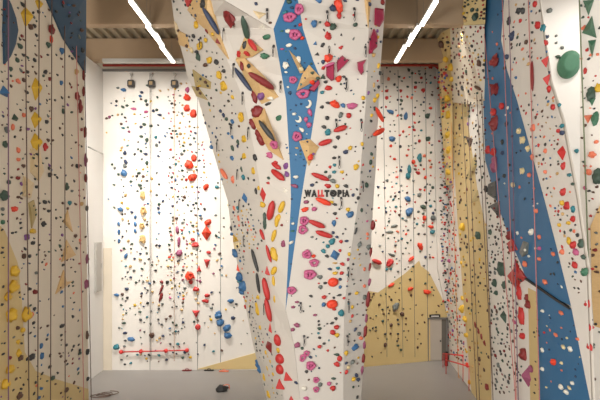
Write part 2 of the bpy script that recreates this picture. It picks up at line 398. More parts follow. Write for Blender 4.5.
# ------------------------------------------------------------------ volumes
VOL = []
def volume(z, pts, col, label, k=.0, h=None, apex=None, name='climbing_volume'):
    cx = sum(p[0] for p in pts) / len(pts); cy = sum(p[1] for p in pts) / len(pts)
    tw = 290 if z == 'T' else (40 if z == 'L' else 500 if z == 'R' else 590)
    hs = [hit(z, x, y, tw) for x, y in pts]; c = hit(z, *(apex or (cx, cy)), tw)
    if c is None or any(h_ is None for h_ in hs): print('volume missed', label); return
    n = c[1]; size = (max(p[0] for p in pts) - min(p[0] for p in pts) + max(p[1] for p in pts) - min(p[1] for p in pts)) / 2 * c[0].y / F
    h = h or size * .32
    view = (CAM - c[0]).normalized()
    base = [q[0] - n * .03 for q in hs]; rim = [q[0] + n * .03 for q in hs]
    ap = c[0] + view * h
    o_ = c[0]
    vs = [p - o_ for p in base] + [p - o_ for p in rim]; m = len(pts)
    fs = [list(range(m))[::-1]] + [[i, (i+1) % m, m + (i+1) % m, m + i] for i in range(m)]
    if k > 0:
        vs += [(ap - o_) + (p - c[0]) * k for p in rim]
        fs += [[m + i, m + (i+1) % m, 2*m + (i+1) % m, 2*m + i] for i in range(m)] + [[2*m + i for i in range(m)]]
    else:
        vs.append(ap - o_); fs += [[m + i, m + (i+1) % m, 2*m] for i in range(m)]
    mt = {'ply': PLY, 'pale': PALE, 'olive': OLIVE}.get(col) or HM[col]
    o = mesh_obj(name, vs, fs, mt); o.location = o_
    bpy.context.view_layer.update()
    tag(o, label, 'climbing volume', 'volumes bolted to the climbing walls')
    ZN[z].add(o, c[2]); VOL.append(o)
V = volume
V('T', [(188,10),(195,-3),(209,-3),(220,35),(229,59)], 'ply', "long plywood wedge high on the tower's left face, pointing down", apex=(206,16))
V('T', [(174,38),(178,30),(187,35),(189,48),(178,45)], 'ply', "plywood volume jutting from the tower's upper left edge", apex=(179,39))
V('T', [(173,21),(177,24),(179,34),(174,34)], 'pale', "pale volume at the tower's left edge, above the plywood one")
V('T', [(253,11),(266,14),(259,19)], 'pale', "small pale wedge on the white crown, above the green holds")
V('T', [(259,27.5),(263,25.5),(265,29)], 'W', "tiny white wedge under the edge of the tower's crown")
V('T', [(245.5,36),(263,50),(252,57),(236,60)], 'ply', "plywood volume carrying four red and black holds on the tower's left front", apex=(248,47))
V('T', [(236,60),(245,58),(266,78),(279,97),(262,104),(248,82)], 'ply', "long plywood volume carrying a dark red rail on the tower's left front", apex=(259,83))
V('T', [(252,119),(265,108),(274,133),(284,160),(269,150)], 'ply', "plywood wedge with a black rail and pink hold, beside the blue stripe", apex=(267,127))
V('T', [(289,50),(298,59),(305,72),(300,73)], 'ply', "slim plywood spike with white holds on the tower's blue stripe", apex=(299,65))
V('T', [(309,65),(321,78),(296.5,91),(302,75)], 'ply', "kite-shaped plywood volume on the tower's blue stripe", apex=(308,77))
V('T', [(299,141),(309.5,139),(319,147),(308.5,166)], 'ply', "plywood wedge straddling the blue stripe, above the lettering", apex=(309,146))
V('T', [(364,-3),(371,-3),(368,28)], 'ply', "narrow plywood wedge at the top of the tower's right edge", apex=(368,4))
V('T', [(193,69.5),(211.5,82),(211,89),(196,86)], 'olive', "upper of two weathered wooden volumes on the tower's left face", apex=(203,80))
V('T', [(191,86),(199,87.5),(208,100),(193,96)], 'olive', "lower of two weathered wooden volumes on the tower's left face", apex=(199,91))
V('T', [(375,8),(383,9),(383.5,20),(379,27),(374.5,25)], 'M', "jagged crimson volume at the tower's top right edge", .78, h=.16)
V('T', [(373.5,29),(377,35),(376.5,47),(369,54),(370,40)], 'M', "tall crimson volume on the tower's right face, second from top", .78, h=.16)
V('T', [(337,60),(342,55),(346,59),(349.5,59.5),(343,67),(337,72.5),(336,66)], 'M', "crimson volume with a pointed ear, middle of the front face's three", .78, h=.16)
V('T', [(326,67),(334,63),(334,80),(331,81),(326,76)], 'M', "crimson volume under a pink banana hold, leftmost on the front face", .78, h=.16)
V('T', [(357,62),(366,59.5),(363,65),(363.5,72),(361,75),(357.5,70)], 'M', "crimson tooth-shaped volume, rightmost on the front face", .78, h=.16)
V('T', [(319,79),(320,84),(314,92),(308,90)], 'M', "crimson volume under the kite-shaped plywood on the blue stripe", .78, h=.16)
V('T', [(184,-3),(194,-3),(188,7)], 'R', "red triangular volume at the tower's top left corner")
V('T', [(232.5,242),(233.5,234.5),(239,241)], 'Y', "yellow wedge on the tower's left edge above a cream one", h=.3)
V('T', [(233.5,242.5),(239,242),(240,248),(235,249)], 'C', "cream volume on the tower's left edge under a yellow wedge", h=.14)
V('L', [(30,149),(38,146),(43,171),(38,181),(30,172)], 'pale', "pale faceted volume on the left wall under two yellow diamonds", .3, h=.25)
V('L', [(23,176),(33,183),(30,198),(22,196)], 'pale', "pale volume on the left wall, below the larger pale one", .3, h=.2)
V('L', [(28,203),(33,200),(36,214),(31,228)], 'olive', "narrow tan volume on the left wall above a yellow hold", .3, h=.15)
V('L', [(61,262),(66,240),(75,255)], 'ply', "upper wooden triangle near the left wall's far edge", h=.25)
V('L', [(55,294),(63,270),(66,283),(72,281)], 'ply', "lower wooden triangle near the left wall's far edge", h=.25)
V('L', [(63,222),(67,210),(72,232)], 'ply', "small wooden wedge above two wooden triangles on the left wall", h=.2)
V('R', [(468,174),(476,153),(477,166),(471,178)], 'olive', "tan wooden triangle on the ochre strip of the right wall", h=.3)
V('R', [(463,104),(468,101),(469,116),(465,117)], 'olive', "narrow tan wedge high on the ochre strip of the right wall", h=.2)
V('R', [(466,136),(473,139),(470,148)], 'H', "brown wedge on the ochre strip, between two tan volumes", h=.2)
V('R', [(471,203),(478,190),(479,200)], 'olive', "low tan wedge on the right wall beside two black triangles", h=.2)
V('R', [(489,184),(496,181),(497,200),(488,194)], 'K', "upper black triangle at the blue panel's left edge", h=.3)
V('R', [(490,206),(500,201),(500.5,218)], 'K', "lower black triangle at the blue panel's left edge", h=.35)
V('R', [(520,252),(524,241),(529,243),(528,254),(523,257)], 'A', "grey faceted volume on the blue panel beside the red stars", .4, h=.2)
V('R', [(508,243),(513,239),(518,250),(510,252)], 'R', "small red star-like volume at the foot of the blue edge", .3, h=.25)
V('R', [(508,276),(514,269),(516,259),(519.5,268),(526,278),(520,283),(519,292)], 'R', "large red star volume below the blue panel's corner", .3, h=.3)
V('W', [(583,1),(594,0),(588.5,16)], 'G', "topmost green triangle on the white wall at the right edge", h=.25)
V('W', [(582,33),(592,16),(596.5,38)], 'G', "largest green triangle on the white wall at the right edge", h=.3)
V('W', [(588,41),(596,40),(592,58)], 'G', "lowest green triangle on the white wall, pointing down", h=.2)

# ------------------------------------------------------------------ holds: x y w h angle shape colour
DATA = {'T': """
204 4 8 7 0 b K;210 22 24 6 55 l N;197 25 6 6 0 b Y;213 34 5 4 0 b Y;218 41 10 5 45 t D;207 31 3 4 0 q D;194 36 4 4 0 q K;178 31 3 3 0 q H;178 39 3 3 0 q H;187 46 4 4 0 q H
200 46 10 6 0 b Y;206 40 5 4 0 b Y;192 50 4 6 0 b C;197 52 5 4 40 q K;199 57 6 7 0 b E;210 60 9 6 -15 b Y;231 18 11 15 10 q D;246 27 21 7 -58 l E;266.5 37 8 4.5 10 b G;256 4 3 3 0 q N;270 23 3 2.5 0 q H
245 45 5 7 20 b K;253 46 13 6 60 l R;247 53 5 6 0 q R;239.5 54 5 7 10 q R;265 56 10 6 15 q G;242 66 4 9 0 b D;249 66 4 4 0 q K;244.5 79 24 5.5 57 l N;260 83 25 8 27 l D;261 96 7 7 0 b U;255 97 6 12 -10 b D;271 98 6 4 0 b W;268 104 7 3 -10 q K
258 112 13 12 0 b D;253 124 6 11 -25 b D;261 138 7 15 -25 b D;268 130 21 6 67 l K;275 144 9 9 0 r P;270 155 7 6 0 q P;275.5 163 5 5 0 q R;279 118 6 5 0 b G
299 10 9 11 10 r P;289.5 18 13 9 -10 r P;295 34 12 10 5 r P;285 13 5 4 0 b T;289 2 5 4 0 b E;288 31 5 5 0 q W;289 45 5.5 3.5 -20 c W;302 38 4 4 0 q O;300 25 3.5 3.5 0 q R;282 49 4 2 0 b P;295 48 2.5 2.5 0 q N;292 8 3 3 0 q N;282 31 3 2 0 q G
298.5 59.5 5 7 -20 b W;301 68.5 5 5 0 b C;293 80 8 7 0 r P;286 65 6 6 0 q W;286 72 3 2 0 q W;308 104 7 9 20 c W;303 94 13 9 -10 r P;290 93 3 3 0 q N;312 73 3.5 3.5 0 q E;312 82 5 5 0 b O;317.5 78 4 4 0 q E
294 114 4 3 0 q W;298 119 8 7 40 c W;297 136.5 9.5 9.5 20 r P;302 130 5 4 30 c W;310 112.5 4 7 -20 b P;306 119.5 4 5 0 b P;309 125 5 5 20 b P;310 157.5 6 6 0 b O;313 154 3 3 0 q U;297 148 3 2 0 q L
296 177 5 3 0 b W;295 186 6.5 4 10 b V;293 223.5 3 3 0 q W;292.5 231 4 2 0 b G;291 242.5 5 3 -30 b W
314 24 6 7 0 b B;319 1 6 4 0 b B;327 24 6 5 0 b R;327 36 8 8 0 b R;315 43 5 7 0 t B;322 45 5 5 0 t K;317 54 6 5 0 t K;328 58 8 8 0 b O;338.5 6 9 13 -20 b O;332.5 8 7 6 0 b N;339 16 5 6 0 b R;333 27 6 7 20 b E;340.5 35 6 5 0 t K;334 44 4 4 0 q K
340 41 2.5 2.5 0 q K;340 47.5 5 5 0 b R;355 25 5 4 -20 b E;352 40 7 3.5 -45 b A;345 1 4 2.5 0 q N;357 0 4 2 0 q N;369 4 4 4 0 q N;382 2 6 5 0 b D;377 31 3 3 0 q U;377.5 37 3 4 0 b Y;373 55 4 5 0 b L;334 56 4 3 0 b T;371 51 5 4 0 q M
323 62 4 4 0 q N;323 68 4 4 0 b R;329.5 66 10 3.5 -20 l P;323 77 5 6 0 t E;325.5 82 4 3.5 0 q K;328 88 7 5 -10 b R;322 92.5 4 4 0 b T;328 103 4 3 0 q K;322 107 4 3 -20 q K;334.5 104 10 7 20 b O;338.5 79 6 6 0 b O;344 77 3 3 0 q K;343 105.5 4 5 0 b B
352 106 10 6 0 b P;363 98 4 4 0 b Y;368 93 3 4 0 q U;378 66 4 6 0 b Y;379.5 73 3 5 0 q K;373.5 85 3 5 0 b L;378 87 3 4 0 q K;377 96 4 5 0 b Y;374 100 4 6 0 b Y;374 108 3 3 0 q K
199 86 9 2 5 l Y;193 75 2.5 2.5 0 q K;201 79 3 3 0 q K;206 82 3.5 3.5 0 q H;198 89 3.5 4 0 q H;200.5 93 4 3.5 0 q H;205.5 65 7 4 10 b H;217 62 7 5 30 b K;220 75 7 8 0 b Y;224 71 5 4 20 q K;225 86 10 8 0 b Y;217 90 3 3 0 q E;233 97 4 5 0 b Y;229 101 3 3 0 q K;209.5 104 3 5 0 q E
221 111 4 4 0 b N;224 115 4 4 0 b N;227 119 4 4 0 b E;233 121.5 4 5 0 b B;230 124 3 3 0 q K;242 117 8 10 20 q Y;245 139 7 6 0 b Y;245 156 7 5 0 b Y;229 133.5 4 3 0 b B;233 137 5 4 20 b B;238.5 142 4 5 0 b E;238 146 3 3 0 q N;233 148 4 7 0 b E;233 158 5 5 0 b B;242 159 3 3 0 b E;255.5 157.5 4 7 0 b K;211 147 5 5 0 b B
225.5 173 12 5 52 l S;233.5 179.5 5 7 0 b S;242 169 3 5 0 b E;244 177 5 5 0 b T;254 171 5 6 0 b Y;254.5 180 3 3 0 q K;245.5 198 7 9 0 d B;256.5 191 4 7 15 b K;259 188 3 5 0 b Y;263 194.5 6 12 0 d R;263 204.5 6 6 0 b Y;269 178 3 3 0 q E;268.5 183 4 3 0 q R;271.5 210 17 8 -70 l R;238 208 3 5 0 b T;234.5 208 3 5 0 b S;239 218 3 7 0 b S;265 217 4 9 0 b E
277 166 10 5 35 l R;279 175 15 7 38 l R;286 166 5 6 0 b U;287 174 5 6 0 b U;284 190 10 5 15 c W;282 206.5 11 6 -60 l Y;279 218 5 8 10 b Y;317.5 152 0 0 0 q K;320 177 16 5.5 20 l R;328 186 6.5 4 15 b R;323 201.5 14 6 23 l O;306 202 5 4 0 b V;305 209.5 7 4.5 -15 b O;314 209 5 5 0 b P;312 185 4 4 0 q N
322 107 0 0 0 q K;327 118 4 4 0 q K;324 127 4 4 0 q K;328 132.5 6 6 0 b T;340 129 12 6 -20 l R;324.5 141.5 12 6 -20 l R;338 137.5 4 4 0 q K;335 147 4 3 0 q K;334 158 4 3 0 q K;345.5 152 5 5 0 b N;348.5 115.5 5 5 0 b R;340.5 115 4 6 25 b A;371 115.5 4 4 0 b Y;374 109 3 4 0 q E;370.5 121 3 3 0 q K;362 144 3 4 0 b Y;350 148 4 5 0 b Y;371 154 3 4 0 b E;370 162 4 5 0 b E
334.5 165 3.5 3 0 q T;330 167 3 3 0 b R;334 172 4 4 0 b T;325.5 172 3 3 0 q E;342 172 4 3 0 b Y;356 167 5 6 0 b Y;329.5 176.5 3 4 0 q A;333 181 5 5 0 b A;337 186 4 4 0 b Y;346 186 4 4 0 b K;353 195 3 4 0 q N;331.5 202 4 3 0 b Y;335 204.5 4 3 0 q K;335 213.5 4 3 0 q K;348 209.5 4 4 0 b Y;350 214.5 7 6 0 b B;366 185 4 6 0 b E;358 198 3 4 0 q K;361 210 3 5 0 q E
231 228 3 5 0 b K;231.5 234 4 4 0 b B;233 253 7 9 0 b B;263.5 234 10 4 65 l R;269.5 253.5 15 4 75 l R;265 224 4 10 0 b E;256.5 260 20 4.5 75 l K;278 221 10 5 -75 l Y;275 235.5 11 5 -65 l Y;275 254 8 14 -20 b Y;284 244 5 6 0 b V;282 225 3 3 0 q D
304 220.5 9 9 0 r P;302.5 229.5 9 9 30 r P;316.5 224 15 6 22 l R;324 233 15 6 18 l R;312 237 3 2.5 0 q A;306.5 254 9 9 60 r P;313.5 256 4 4 0 o O;314 262.5 9.5 8 0 r P;323.5 251 4 5 0 b T;327.5 246 4 4 0 b T;332 241.5 6 6 0 b T;335 255 8 9 -15 d B;334 223 4 6 0 b B;327 256 3.5 3.5 0 q K;341 241.5 3.5 3.5 0 b R;346.5 241 4 3 0 q N;333 232.5 3 3 0 q N;337 237 3 3 0 q N;340 250.5 3 3 0 b R;342.5 264 4 4 0 b R;335 263 5 2 0 b L;349 254 3 4 0 b Y
355.5 231 3 8 10 b K;359 244.5 5 6 0 b A;368 247 5 5 0 b A;367 234 3 4 0 b S;367 238.5 3 3 0 b S;366.5 221 3 3 0 b P;348 259.5 2.5 4 0 b V;372 225 6 10 0 b D;371 252 3 9 0 b D;370 267 3 9 0 b D;369 282 3 9 0 b V;368 299 5 17 0 b D;366.5 318 3 9 0 b V;366 331 4 12 0 b D;364 345 3 9 0 b V;363 358 4 10 0 b D;362 370 3 9 0 b V
238 269 4 8 0 t O;241 276.5 10 9 0 b B;244 286 10 10 0 b B;240 281 6 5 0 b T;241 291 7 7 0 b B;259.5 283 18 4 95 l K;268 272 6 10 0 t R;268 288.5 19 7 82 l R;270 309.5 20 6.5 85 l R;275.5 270.5 9 6 -50 l Y;274 281 4 10 0 b Y;275 299 3 9 0 b Y;259 297 5 5 0 b Y;258 309.5 5 12 0 b Y;245.5 306.5 3 4 0 b R;291.5 290 9 8 0 r P;293 307 4 3 0 q V;297 302 4 3 0 q V
309.5 274 12.5 10 0 r P;320 277 5 4 0 b A;325 283 3.5 3 0 q K;320.5 287 4 4 0 b A;333 282 10.5 9 -10 o O;332 304 11 9 -5 o O;324 297 4.5 4.5 0 o R;323.5 304.5 4 5 0 b B;334 309 4 3 0 b R;341 312.5 6 7 20 b T;330 269 4 3 0 q N;338 268 4 3 0 b T;335 273 5 4 0 b Y;341.5 273 4 4 0 b R;340 279 3 3 0 q N;340 287 3 4 0 b B;339.5 295 4.5 2.5 -20 q K;311 296 3 3 0 q K;315 315 4 3 0 q V;336 318.5 3 3 0 q K;364 269 3 4 0 b S
364 286 3 4 0 b S;364 297 4 5 0 b A;356 293 4 4 0 b Y;349 294 3 3 0 q K;344 298 3 3 0 b R;352 307 3 4 0 b Y;352 316 3 4 0 b R;350 321 3 3 0 b L;355 329.5 3 5 20 b N;358.5 333.5 4 4 0 b A;336.5 327 5 5 0 o R;332.5 332 5 5 0 o R;337 335 4.5 4 0 o Y;332 323 4 3 -20 q K;360.5 338 4 4 0 o S;363 315 2 2 0 q K
271 329 5 12 10 t R;278 340 8 12 0 o R;270.5 346 9 13 180 t D;280.5 358.5 10 10 0 o R;280.5 369 9 10 0 o R;288 377.5 11 10 -15 t R;281.5 385.5 11 11 -15 t R;291.5 398.5 6 5 0 t R;296.5 382.5 4 3 0 q N;257.5 364 5 8 0 b B;260 369 5 8 0 b B;261 327 4 6 0 b Y;266.5 352 4 5 0 b Y;278.5 350 4 5 0 b Y;265 377 4 8 0 b Y;274 374 4 4 0 b Y;271 361 3 5 0 b Y;269.5 394 5 8 0 b Y;268 368 3 5 0 b Y;268 334 3 3 0 q N;273 366 3 3 0 b T;264.5 357 3 4 0 b A;273 380 3 3 0 q K
297 325 5 5 0 b V;292.5 329.5 4 4 0 b V;297.5 345 6 5 0 b V;319.5 328.5 4 3 15 q E;319.5 346.5 4 4 0 o R;324 343.5 3 3 0 q K;319.5 337.5 3 2.5 0 q K;302 348 3 3 0 q E;306.5 353 6 6 0 r P;302.5 357.5 6 8 20 r P;310.5 365 9.5 9 0 r P;310.5 357 3 3 0 q N;337 354.5 5 3 0 q E;339.5 358.5 5 6 0 o R;337 364 5 5.5 0 o R;306.5 371.5 3 3 0 q K;316 379.5 6 6 0 r P;316 389 6 6 0 r P;320 384.5 4 5 0 b A;329 383.5 4 5 0 b P;333 388 5 5 0 o R;333.5 378.5 4.5 3 10 q E;304 388 5 4 0 b W;306.5 398 5 4 0 b P
355 347 9 5.5 -12 b B;346 353 4 5 0 b Y;346 363 4 3 0 q N;352 362 5 5 0 b A;348 367 4 4 0 b C;346 372 4 5 0 b R;356 375 4 4 30 b N;358 379.5 4 4 0 b N;353 379 4 5 0 b Y;357 397 2.5 4 0 q K;377 112 0 0 0 q K;380 115 18 5 30 l O;380 131 18 6 -25 l O
""", 'L': """
25 17 9 18 0 d Y;38 4 7 9 0 d Y;35 89 8 21 0 d Y;34.5 120 8 15 0 d Y;34.5 143 9 18 0 d Y;50 29 6 10 10 b D;50.5 39 3 8 0 b O;17.5 81 6 5 0 b S;3 92 9 12 0 t B;61 51 4 7 0 b B;19 46 4 6 0 b E;16.5 60 4 5 0 b E;47.5 45 4 6 0 b E;60.5 83 3 6 0 b B;30 27 5 6 0 b H;38 12 4 4 0 q K;34 26 3.5 4 0 q K;22 4.5 4 5 0 b K;23 55 4 4 0 b K;34 60 4 4 0 q K;45 72 5 4 -30 b K;27 72 3.5 4 0 q K;23 80 3.5 4.5 0 b H;26 92 4 4 0 b K;10 69 3 5 0 b E;49 79 3 5 0 b D;10.5 86 2 4 0 b H
75.5 72 4 7 0 b L;76 96 5 9 0 b D;14 118 6 8 0 t E;12 127 3 7 10 b S;23 115 3 6 0 b S;17.5 150 3 7 20 b S;17.5 159.5 3 5 0 b S;44.5 147 4 9 0 b R;30.5 109 3.5 6 0 b H;46 122 4 5 0 b K;4 144 5 7 20 b E;6 130 5 6 20 b A;23 166 4 4 0 b H;17 178 4 5 0 b D;8 182 4 5 0 b E;49 175 4 6 0 b K;3 196 8 11 0 b E;36 187 4 4 0 b K;66 187 4 8 0 b E;76.5 166 4 6 0 b K;62.5 111 2.5 6 0 b E;79.5 107 4 14 0 b D;27 129 4 4 0 b U
14 209 7 6 0 b O;44 202 4 5 0 b K;48 211 3 4 0 b K;43 224 5 6 0 b K;69 203 4 5 0 b T;81 204 4 5 0 b L;32 243 4 5 0 b K;26 237 5 7 0 b U;32 231 8 6 0 b Y;2 209 4 4 0 b A;2 222 4 5 0 b G;20 223 3 3 0 q K;12 233 3 3 0 q K;23 256 4 6 0 b H;29 256 3 4 0 q K;36 273 4 4 0 q A;13 271 8 13 0 b Y;12 287 10 13 0 b Y;7 297 7 9 0 b Y;34 292 4 6 0 b D;29 289 3 4 0 q K;75 236 4 4 0 q H
10 315 9 15 0 b Y;24.5 315 9 15 0 b Y;30.5 315 4 6 0 b O;34 309 3 4 0 q K;33 323 3 4 0 q K;22 330 5 6 0 b Y;17 328 3 5 0 b H;18 353 4 8 0 b Y;17.5 342 3 5 0 b Y;20 358 5 6 0 b H;31 357 7 7 0 b K;27 359 4 4 0 b K;40.5 346 3 7 0 b B;41 356 3 9 0 b B;9 369 9 10 0 b Y;4 384 8 12 0 b Y;61 326 5 5 0 b K;52 378 5 5 0 b E;66 345 3 3 0 q K;49 367 3 4 0 q K;65.5 390 4 6 20 b H;19 396 6 7 0 b H;38 398 4 4 0 b B
83 75 3 12 0 b D;83 92 3 10 0 b D;85 132 3 12 0 b D;85 160 3 14 0 b V;85 178 3 9 0 b D;86.5 259 3 10 0 b V;85.5 284 4 10 0 b V;86.5 335 3 10 0 b H;86.5 352 3 8 0 b K;87 379 3 5 0 b K;86 208 3 6 0 b A;82 50 3 6 0 b K;81 30 3 5 0 b H
""", 'B': """
124 90 5 4 0 b B;123 107 3.5 2.5 20 q E;142 92.5 3 3 0 q N;146 101 3 3 0 q E;118 88 3 2 0 q A;124 173 6 7 0 b B;121 209.5 5 5 0 b B;125 153 3.5 5 -20 b N;126 162 3 5 -20 b N;125 166 3 4 -20 b A;119 224 2.5 5 0 b B;119 232 2.5 5 0 b B;119 241 2.5 5 0 b B;135.5 217 2.5 5 0 b B;135.5 224 2.5 5 0 b B;135.5 231 2.5 5 0 b B
143 195 5 8 0 q L;144 211 6 8 0 q L;142.5 226 5 6 0 q L;143 239 6 8 0 q L;162 282 3 4 0 b D;161.5 289 9 2.6 -70 l D;161 297 9 2.6 -70 l D;117 295 4.5 3.5 0 b B;126 256 3 7 20 b B;127 289 4 3 0 b N;131.5 339 6.5 4.5 0 b B;117 347 6 5 0 b T;125 333 4 3 0 b N;124 323 4 3 0 q E;152 335 5 5 0 b H
187.5 90 4 5 0 b P;187 97.5 6.5 6.5 0 b O;187.5 108.5 6 6 0 b O;194 114 6.5 7 0 b O;194 158 5.5 7 0 o O;189 164.5 8 9 0 b O;192.5 177.5 8 7 0 b O;206 187 5 6 0 b O;217 187 4 3 0 b T;208 222.5 6 6 0 b O;206.5 233 8 12 0 d O;193 239.5 4 4 0 b R;196 245 7.5 4.5 0 b R;209 252.5 4 4 0 b R;207 262.5 6 10 180 t R;190.5 276 9 8 10 q O;191 282 4 4 0 b R;199 269.5 4.5 7 0 t R;196 289 6 5 0 b R;207 295.5 5 4 0 b R
177.5 230 3 8 0 b V;179 242 3 10 0 b V;179.5 253 7 6 -30 b V;196 313 7 8 180 t R;198 327 5.5 5.5 0 o R;206 301 6 4 0 b R;219 315 7 7 0 b B;220.5 322.5 7.5 7 0 b B;227 328 7 6.5 0 b B;228 335.5 7.5 6 20 b B;231 301 6 4 0 b B;233 318 4 4 0 b N;229.5 205 4 4 0 b C
160 115 4 3 0 q N;151 126 3.5 3 0 q E;144.5 124.5 3.5 3 0 q E;141.5 136.5 3.5 3 0 q E;147 140 3 4 0 q E;141 127 3 3 0 q N;146 112 4 3 0 b P;134 109 5 3 0 b P;123.5 128 3.5 2.5 0 q T;148 85.5 3 2.5 0 q E;139 173 4 3 0 q E;140 185 4 3 0 q E;137 176 3 3 0 q K;146 154 4 3 0 q N;147 163 3 4 0 q E
""", 'Q': """
390.5 112 6.5 4.5 10 b B;392 139 6.5 5 20 b B;405.5 116 4 8 10 b B;427 116 5 6 0 b E;427.5 139 5 5 0 b E;419.5 158 5 8 -10 b T;409 169 4 9 0 b T;407.5 176 5 6 0 b T;413 162 4 4 0 b O;418 173 5 3 15 b R;419 141 3 3 0 b R;414 130 3 3 0 b R;419 195 4 5 0 b A;414 114 3 3 0 b R;407.5 199 5 6 0 b B;409 212 7 9 20 b B;424 218 4 5 0 b O;431 227 6 3 10 b O;432 232 5 5 0 b T;432.5 218 5 5 0 b A;420 246 8 5 55 b O;423 207 5 5 0 b E
376.5 261 9 5 20 l R;390 262.5 9 6 -35 b R;394 226 7 2.5 -15 l A;390 232 7 2.5 -5 l A;392 255 7 2.5 20 l A;411 259 7 4 -35 b O;410 289 6 4 -10 b O;427 292 8 4.5 15 b O;395.5 307 6 9 20 b A;402 314 4 5 0 b H;430 67 4 4 0 b R;415 87.5 3.5 3.5 0 b R;421 78 3 3 0 b R;423 90.5 4 4 0 b R;386.5 91 3.5 3.5 0 b R;386.5 98 3.5 3.5 0 b R;408 178 0 0 0 q K;391 285 7 3 -30 l O;391 325 3 4 0 q H;385 345 3 5 0 q H
""", 'R': """
437 67 4 5 0 b R;442 44 5 8 0 b H;446 59 5 6 0 b Y;452 67 7 8 0 b Y;452.5 79 5 6 0 b Y;446 29 6 6 0 b Y;448 98 5 7 0 b Y;449 115 5 8 0 b Y;448 135 5 7 0 b Y;449 150 5 8 0 b Y;449 172 5 7 0 b Y;475 17 6 8 0 b E;472 10 4 5 0 b E;480 63 4 8 0 b H;479 87 10 4 30 l H;463 88 3 7 0 b K;477 10 3 4 0 b E
496.5 61 10 13 180 q D;497 89 8 13 0 q D;513 36 5 9 0 b N;536 4 4 7 0 b R;539 25 5 9 0 b R;545 28 5 8 0 b T;546 37 4 5 0 b N;544.5 43 4 7 0 b R;546.5 61 6 12 180 t R;548 79 6 12 180 t R;549 73 4 4 0 b N;550 89 4 7 0 b R;510 21 4 8 0 b K;533.5 76 28 2.8 87 l D;527 42 4 5 0 b H;529 64 5 4 0 b L;519.5 11 4 7 0 r K;524 11 4 7 0 r K;521 21 4 4 0 b R;523 49 4 3 0 b S;508 57 4 6 0 b N;505 68 4 4 0 b K
503 106 6 8 0 b R;495 112 7 9 0 b R;496 123.5 8 15 0 b D;495 152 7 9 0 b R;496 165 7 16 0 b V;489 150 5 8 0 b R;524 140 6 8 0 q C;529 148.5 4.5 7 0 q C;520 131 4.5 7 0 q C;523.5 171 5 7 0 q C;514 185 4 6 0 q C;530 175 4 6 0 b S;534 128 5 7 0 b S;533 157 3.5 6 0 b S;546 151 3 6 0 b S;546 172 3 5 0 b S;503 142 4 5 0 b K;503 153 4 5 0 b N;505 176 3.5 5 0 b K;507 124 5 5 0 b N;510 165 3 4 0 b K
554 107 4 7 0 b R;562.5 126 5 5 0 b T;563 133 5 6 0 b N;559 131 4 5 0 b R;563 153 7 13 0 d R;564 166 4 8 0 b R;570 175 5 4 0 b T;564 192 5 8 0 b R;573 184 4 4 0 b E;560 105 4 5 0 b T;468 125 4 6 0 b U;487 189 4 8 0 b K
479.5 235.5 6 9 0 b E;464 227 6 9 0 b Y;510.5 236 6 9 0 b D;520.5 293 5 16 0 b R;528 298 6 7 0 b D;503.5 269 8 16 0 b E;496 283 5 9 0 b E;505 285 4 9 0 b E;497 293 4 6 0 b E;491 232 4 7 0 b E;532 232 5 7 0 b W;518 233 3 4 0 b W;526 264 5 7 0 b S;546 282 5 6 0 b S;537 211 4 6 0 b S;540 237 4 5 0 b S;540 248.5 4 5 0 b P;540 259 4 5 0 b S;554 254 4 5 0 b S;560 225 3.5 5 0 b Y
568 206 6 8 0 b R;574 209 4 7 0 b T;574 219 5 7 0 b R;569 223 5 5 0 b Y;570 241 4 9 0 b Y;574 245 6 8 0 b R;577 252 6 8 0 b P;582 244 5 9 0 b E;584 257 5 6 0 b E;585.5 272 6 9 0 b G;576 265 5 8 0 b R;578 235 4 4 0 b K;563 252 4 7 0 b S;563 203 4 7 0 b Y
523 316 6 20 0 b R;523 336 7 7 0 b R;525 355 8 12 0 b D;529 377 9 18 0 d V;532 369 5 8 0 b V;529 305 7 8 0 b D;476 325 5 3 40 b D;479 331 5 3 40 b D;482 337 5 3 50 b D;485 343 5 3 50 b D;488 387 4 7 0 b D;505 317 6 11 -30 d E;515 322 6 4 10 b P;480 359 4 5 0 b H
562 313 5 5 0 b S;543 311 4 4 0 b W;544.5 332.5 3 3 0 b R;556.5 335 4.5 4.5 0 b S;564 347 5 5 0 b C;571 349 5 6 0 b W;578 339 4 4 0 b S;554 362 6 7 0 b O;562 363 3 4 0 b C;543 350 4 5 0 b W;543 369 4 5 0 b W;562 387 6 6 0 b W;567 392 5 6 0 b W;570 388 4 4 0 b C;573 383 4 5 0 b W
466 319 6 7 0 b Y;463 309 5 9 0 b Y;467 335 5 6 0 b Y;468 365 5 5 0 b O;463 298 4 5 0 b Y;470 382 4 5 0 b Y;499 365 4 5 0 b A;588.5 304 5 8 0 b R;589 327 5 8 0 b R;591 347 5 8 0 b R;450 261 4 5 0 b P
""", 'Z': """
568.5 65 20 27 15 k G;549 11 5 5 0 b A;558 57 4 4 0 b E;556 36 2.5 2.5 0 q A;562 48 3 3 0 q A;556 43 2.5 2.5 0 q A;576.5 151 4 4 0 b T
""", 'W': """
583.5 28 4 5 0 b S;585 71 3 7 0 b R;587 50 3 4 0 b R;591.5 95 8 13 0 b E;598 88 6 9 0 b Y;588 118 7 9 180 t S;595 119 6 13 0 b G;592 101 6 8 180 t G;592.5 155 7 7 10 q S;588.5 172 6 6 0 q S;598 177 9 14 0 b E;585 188 3 4 0 b P;596 142 4 4 0 b S;595 250 4 4 0 b D;597 272 4 3 0 b H
"""}
HOLDS = []
for z, txt in DATA.items():
    for e in txt.replace('\n', ';').split(';'):
        q = e.split()
        if len(q) != 7 or float(q[2]) == 0: continue
        HOLDS.append([z] + [float(v) for v in q[:5]] + q[5:])

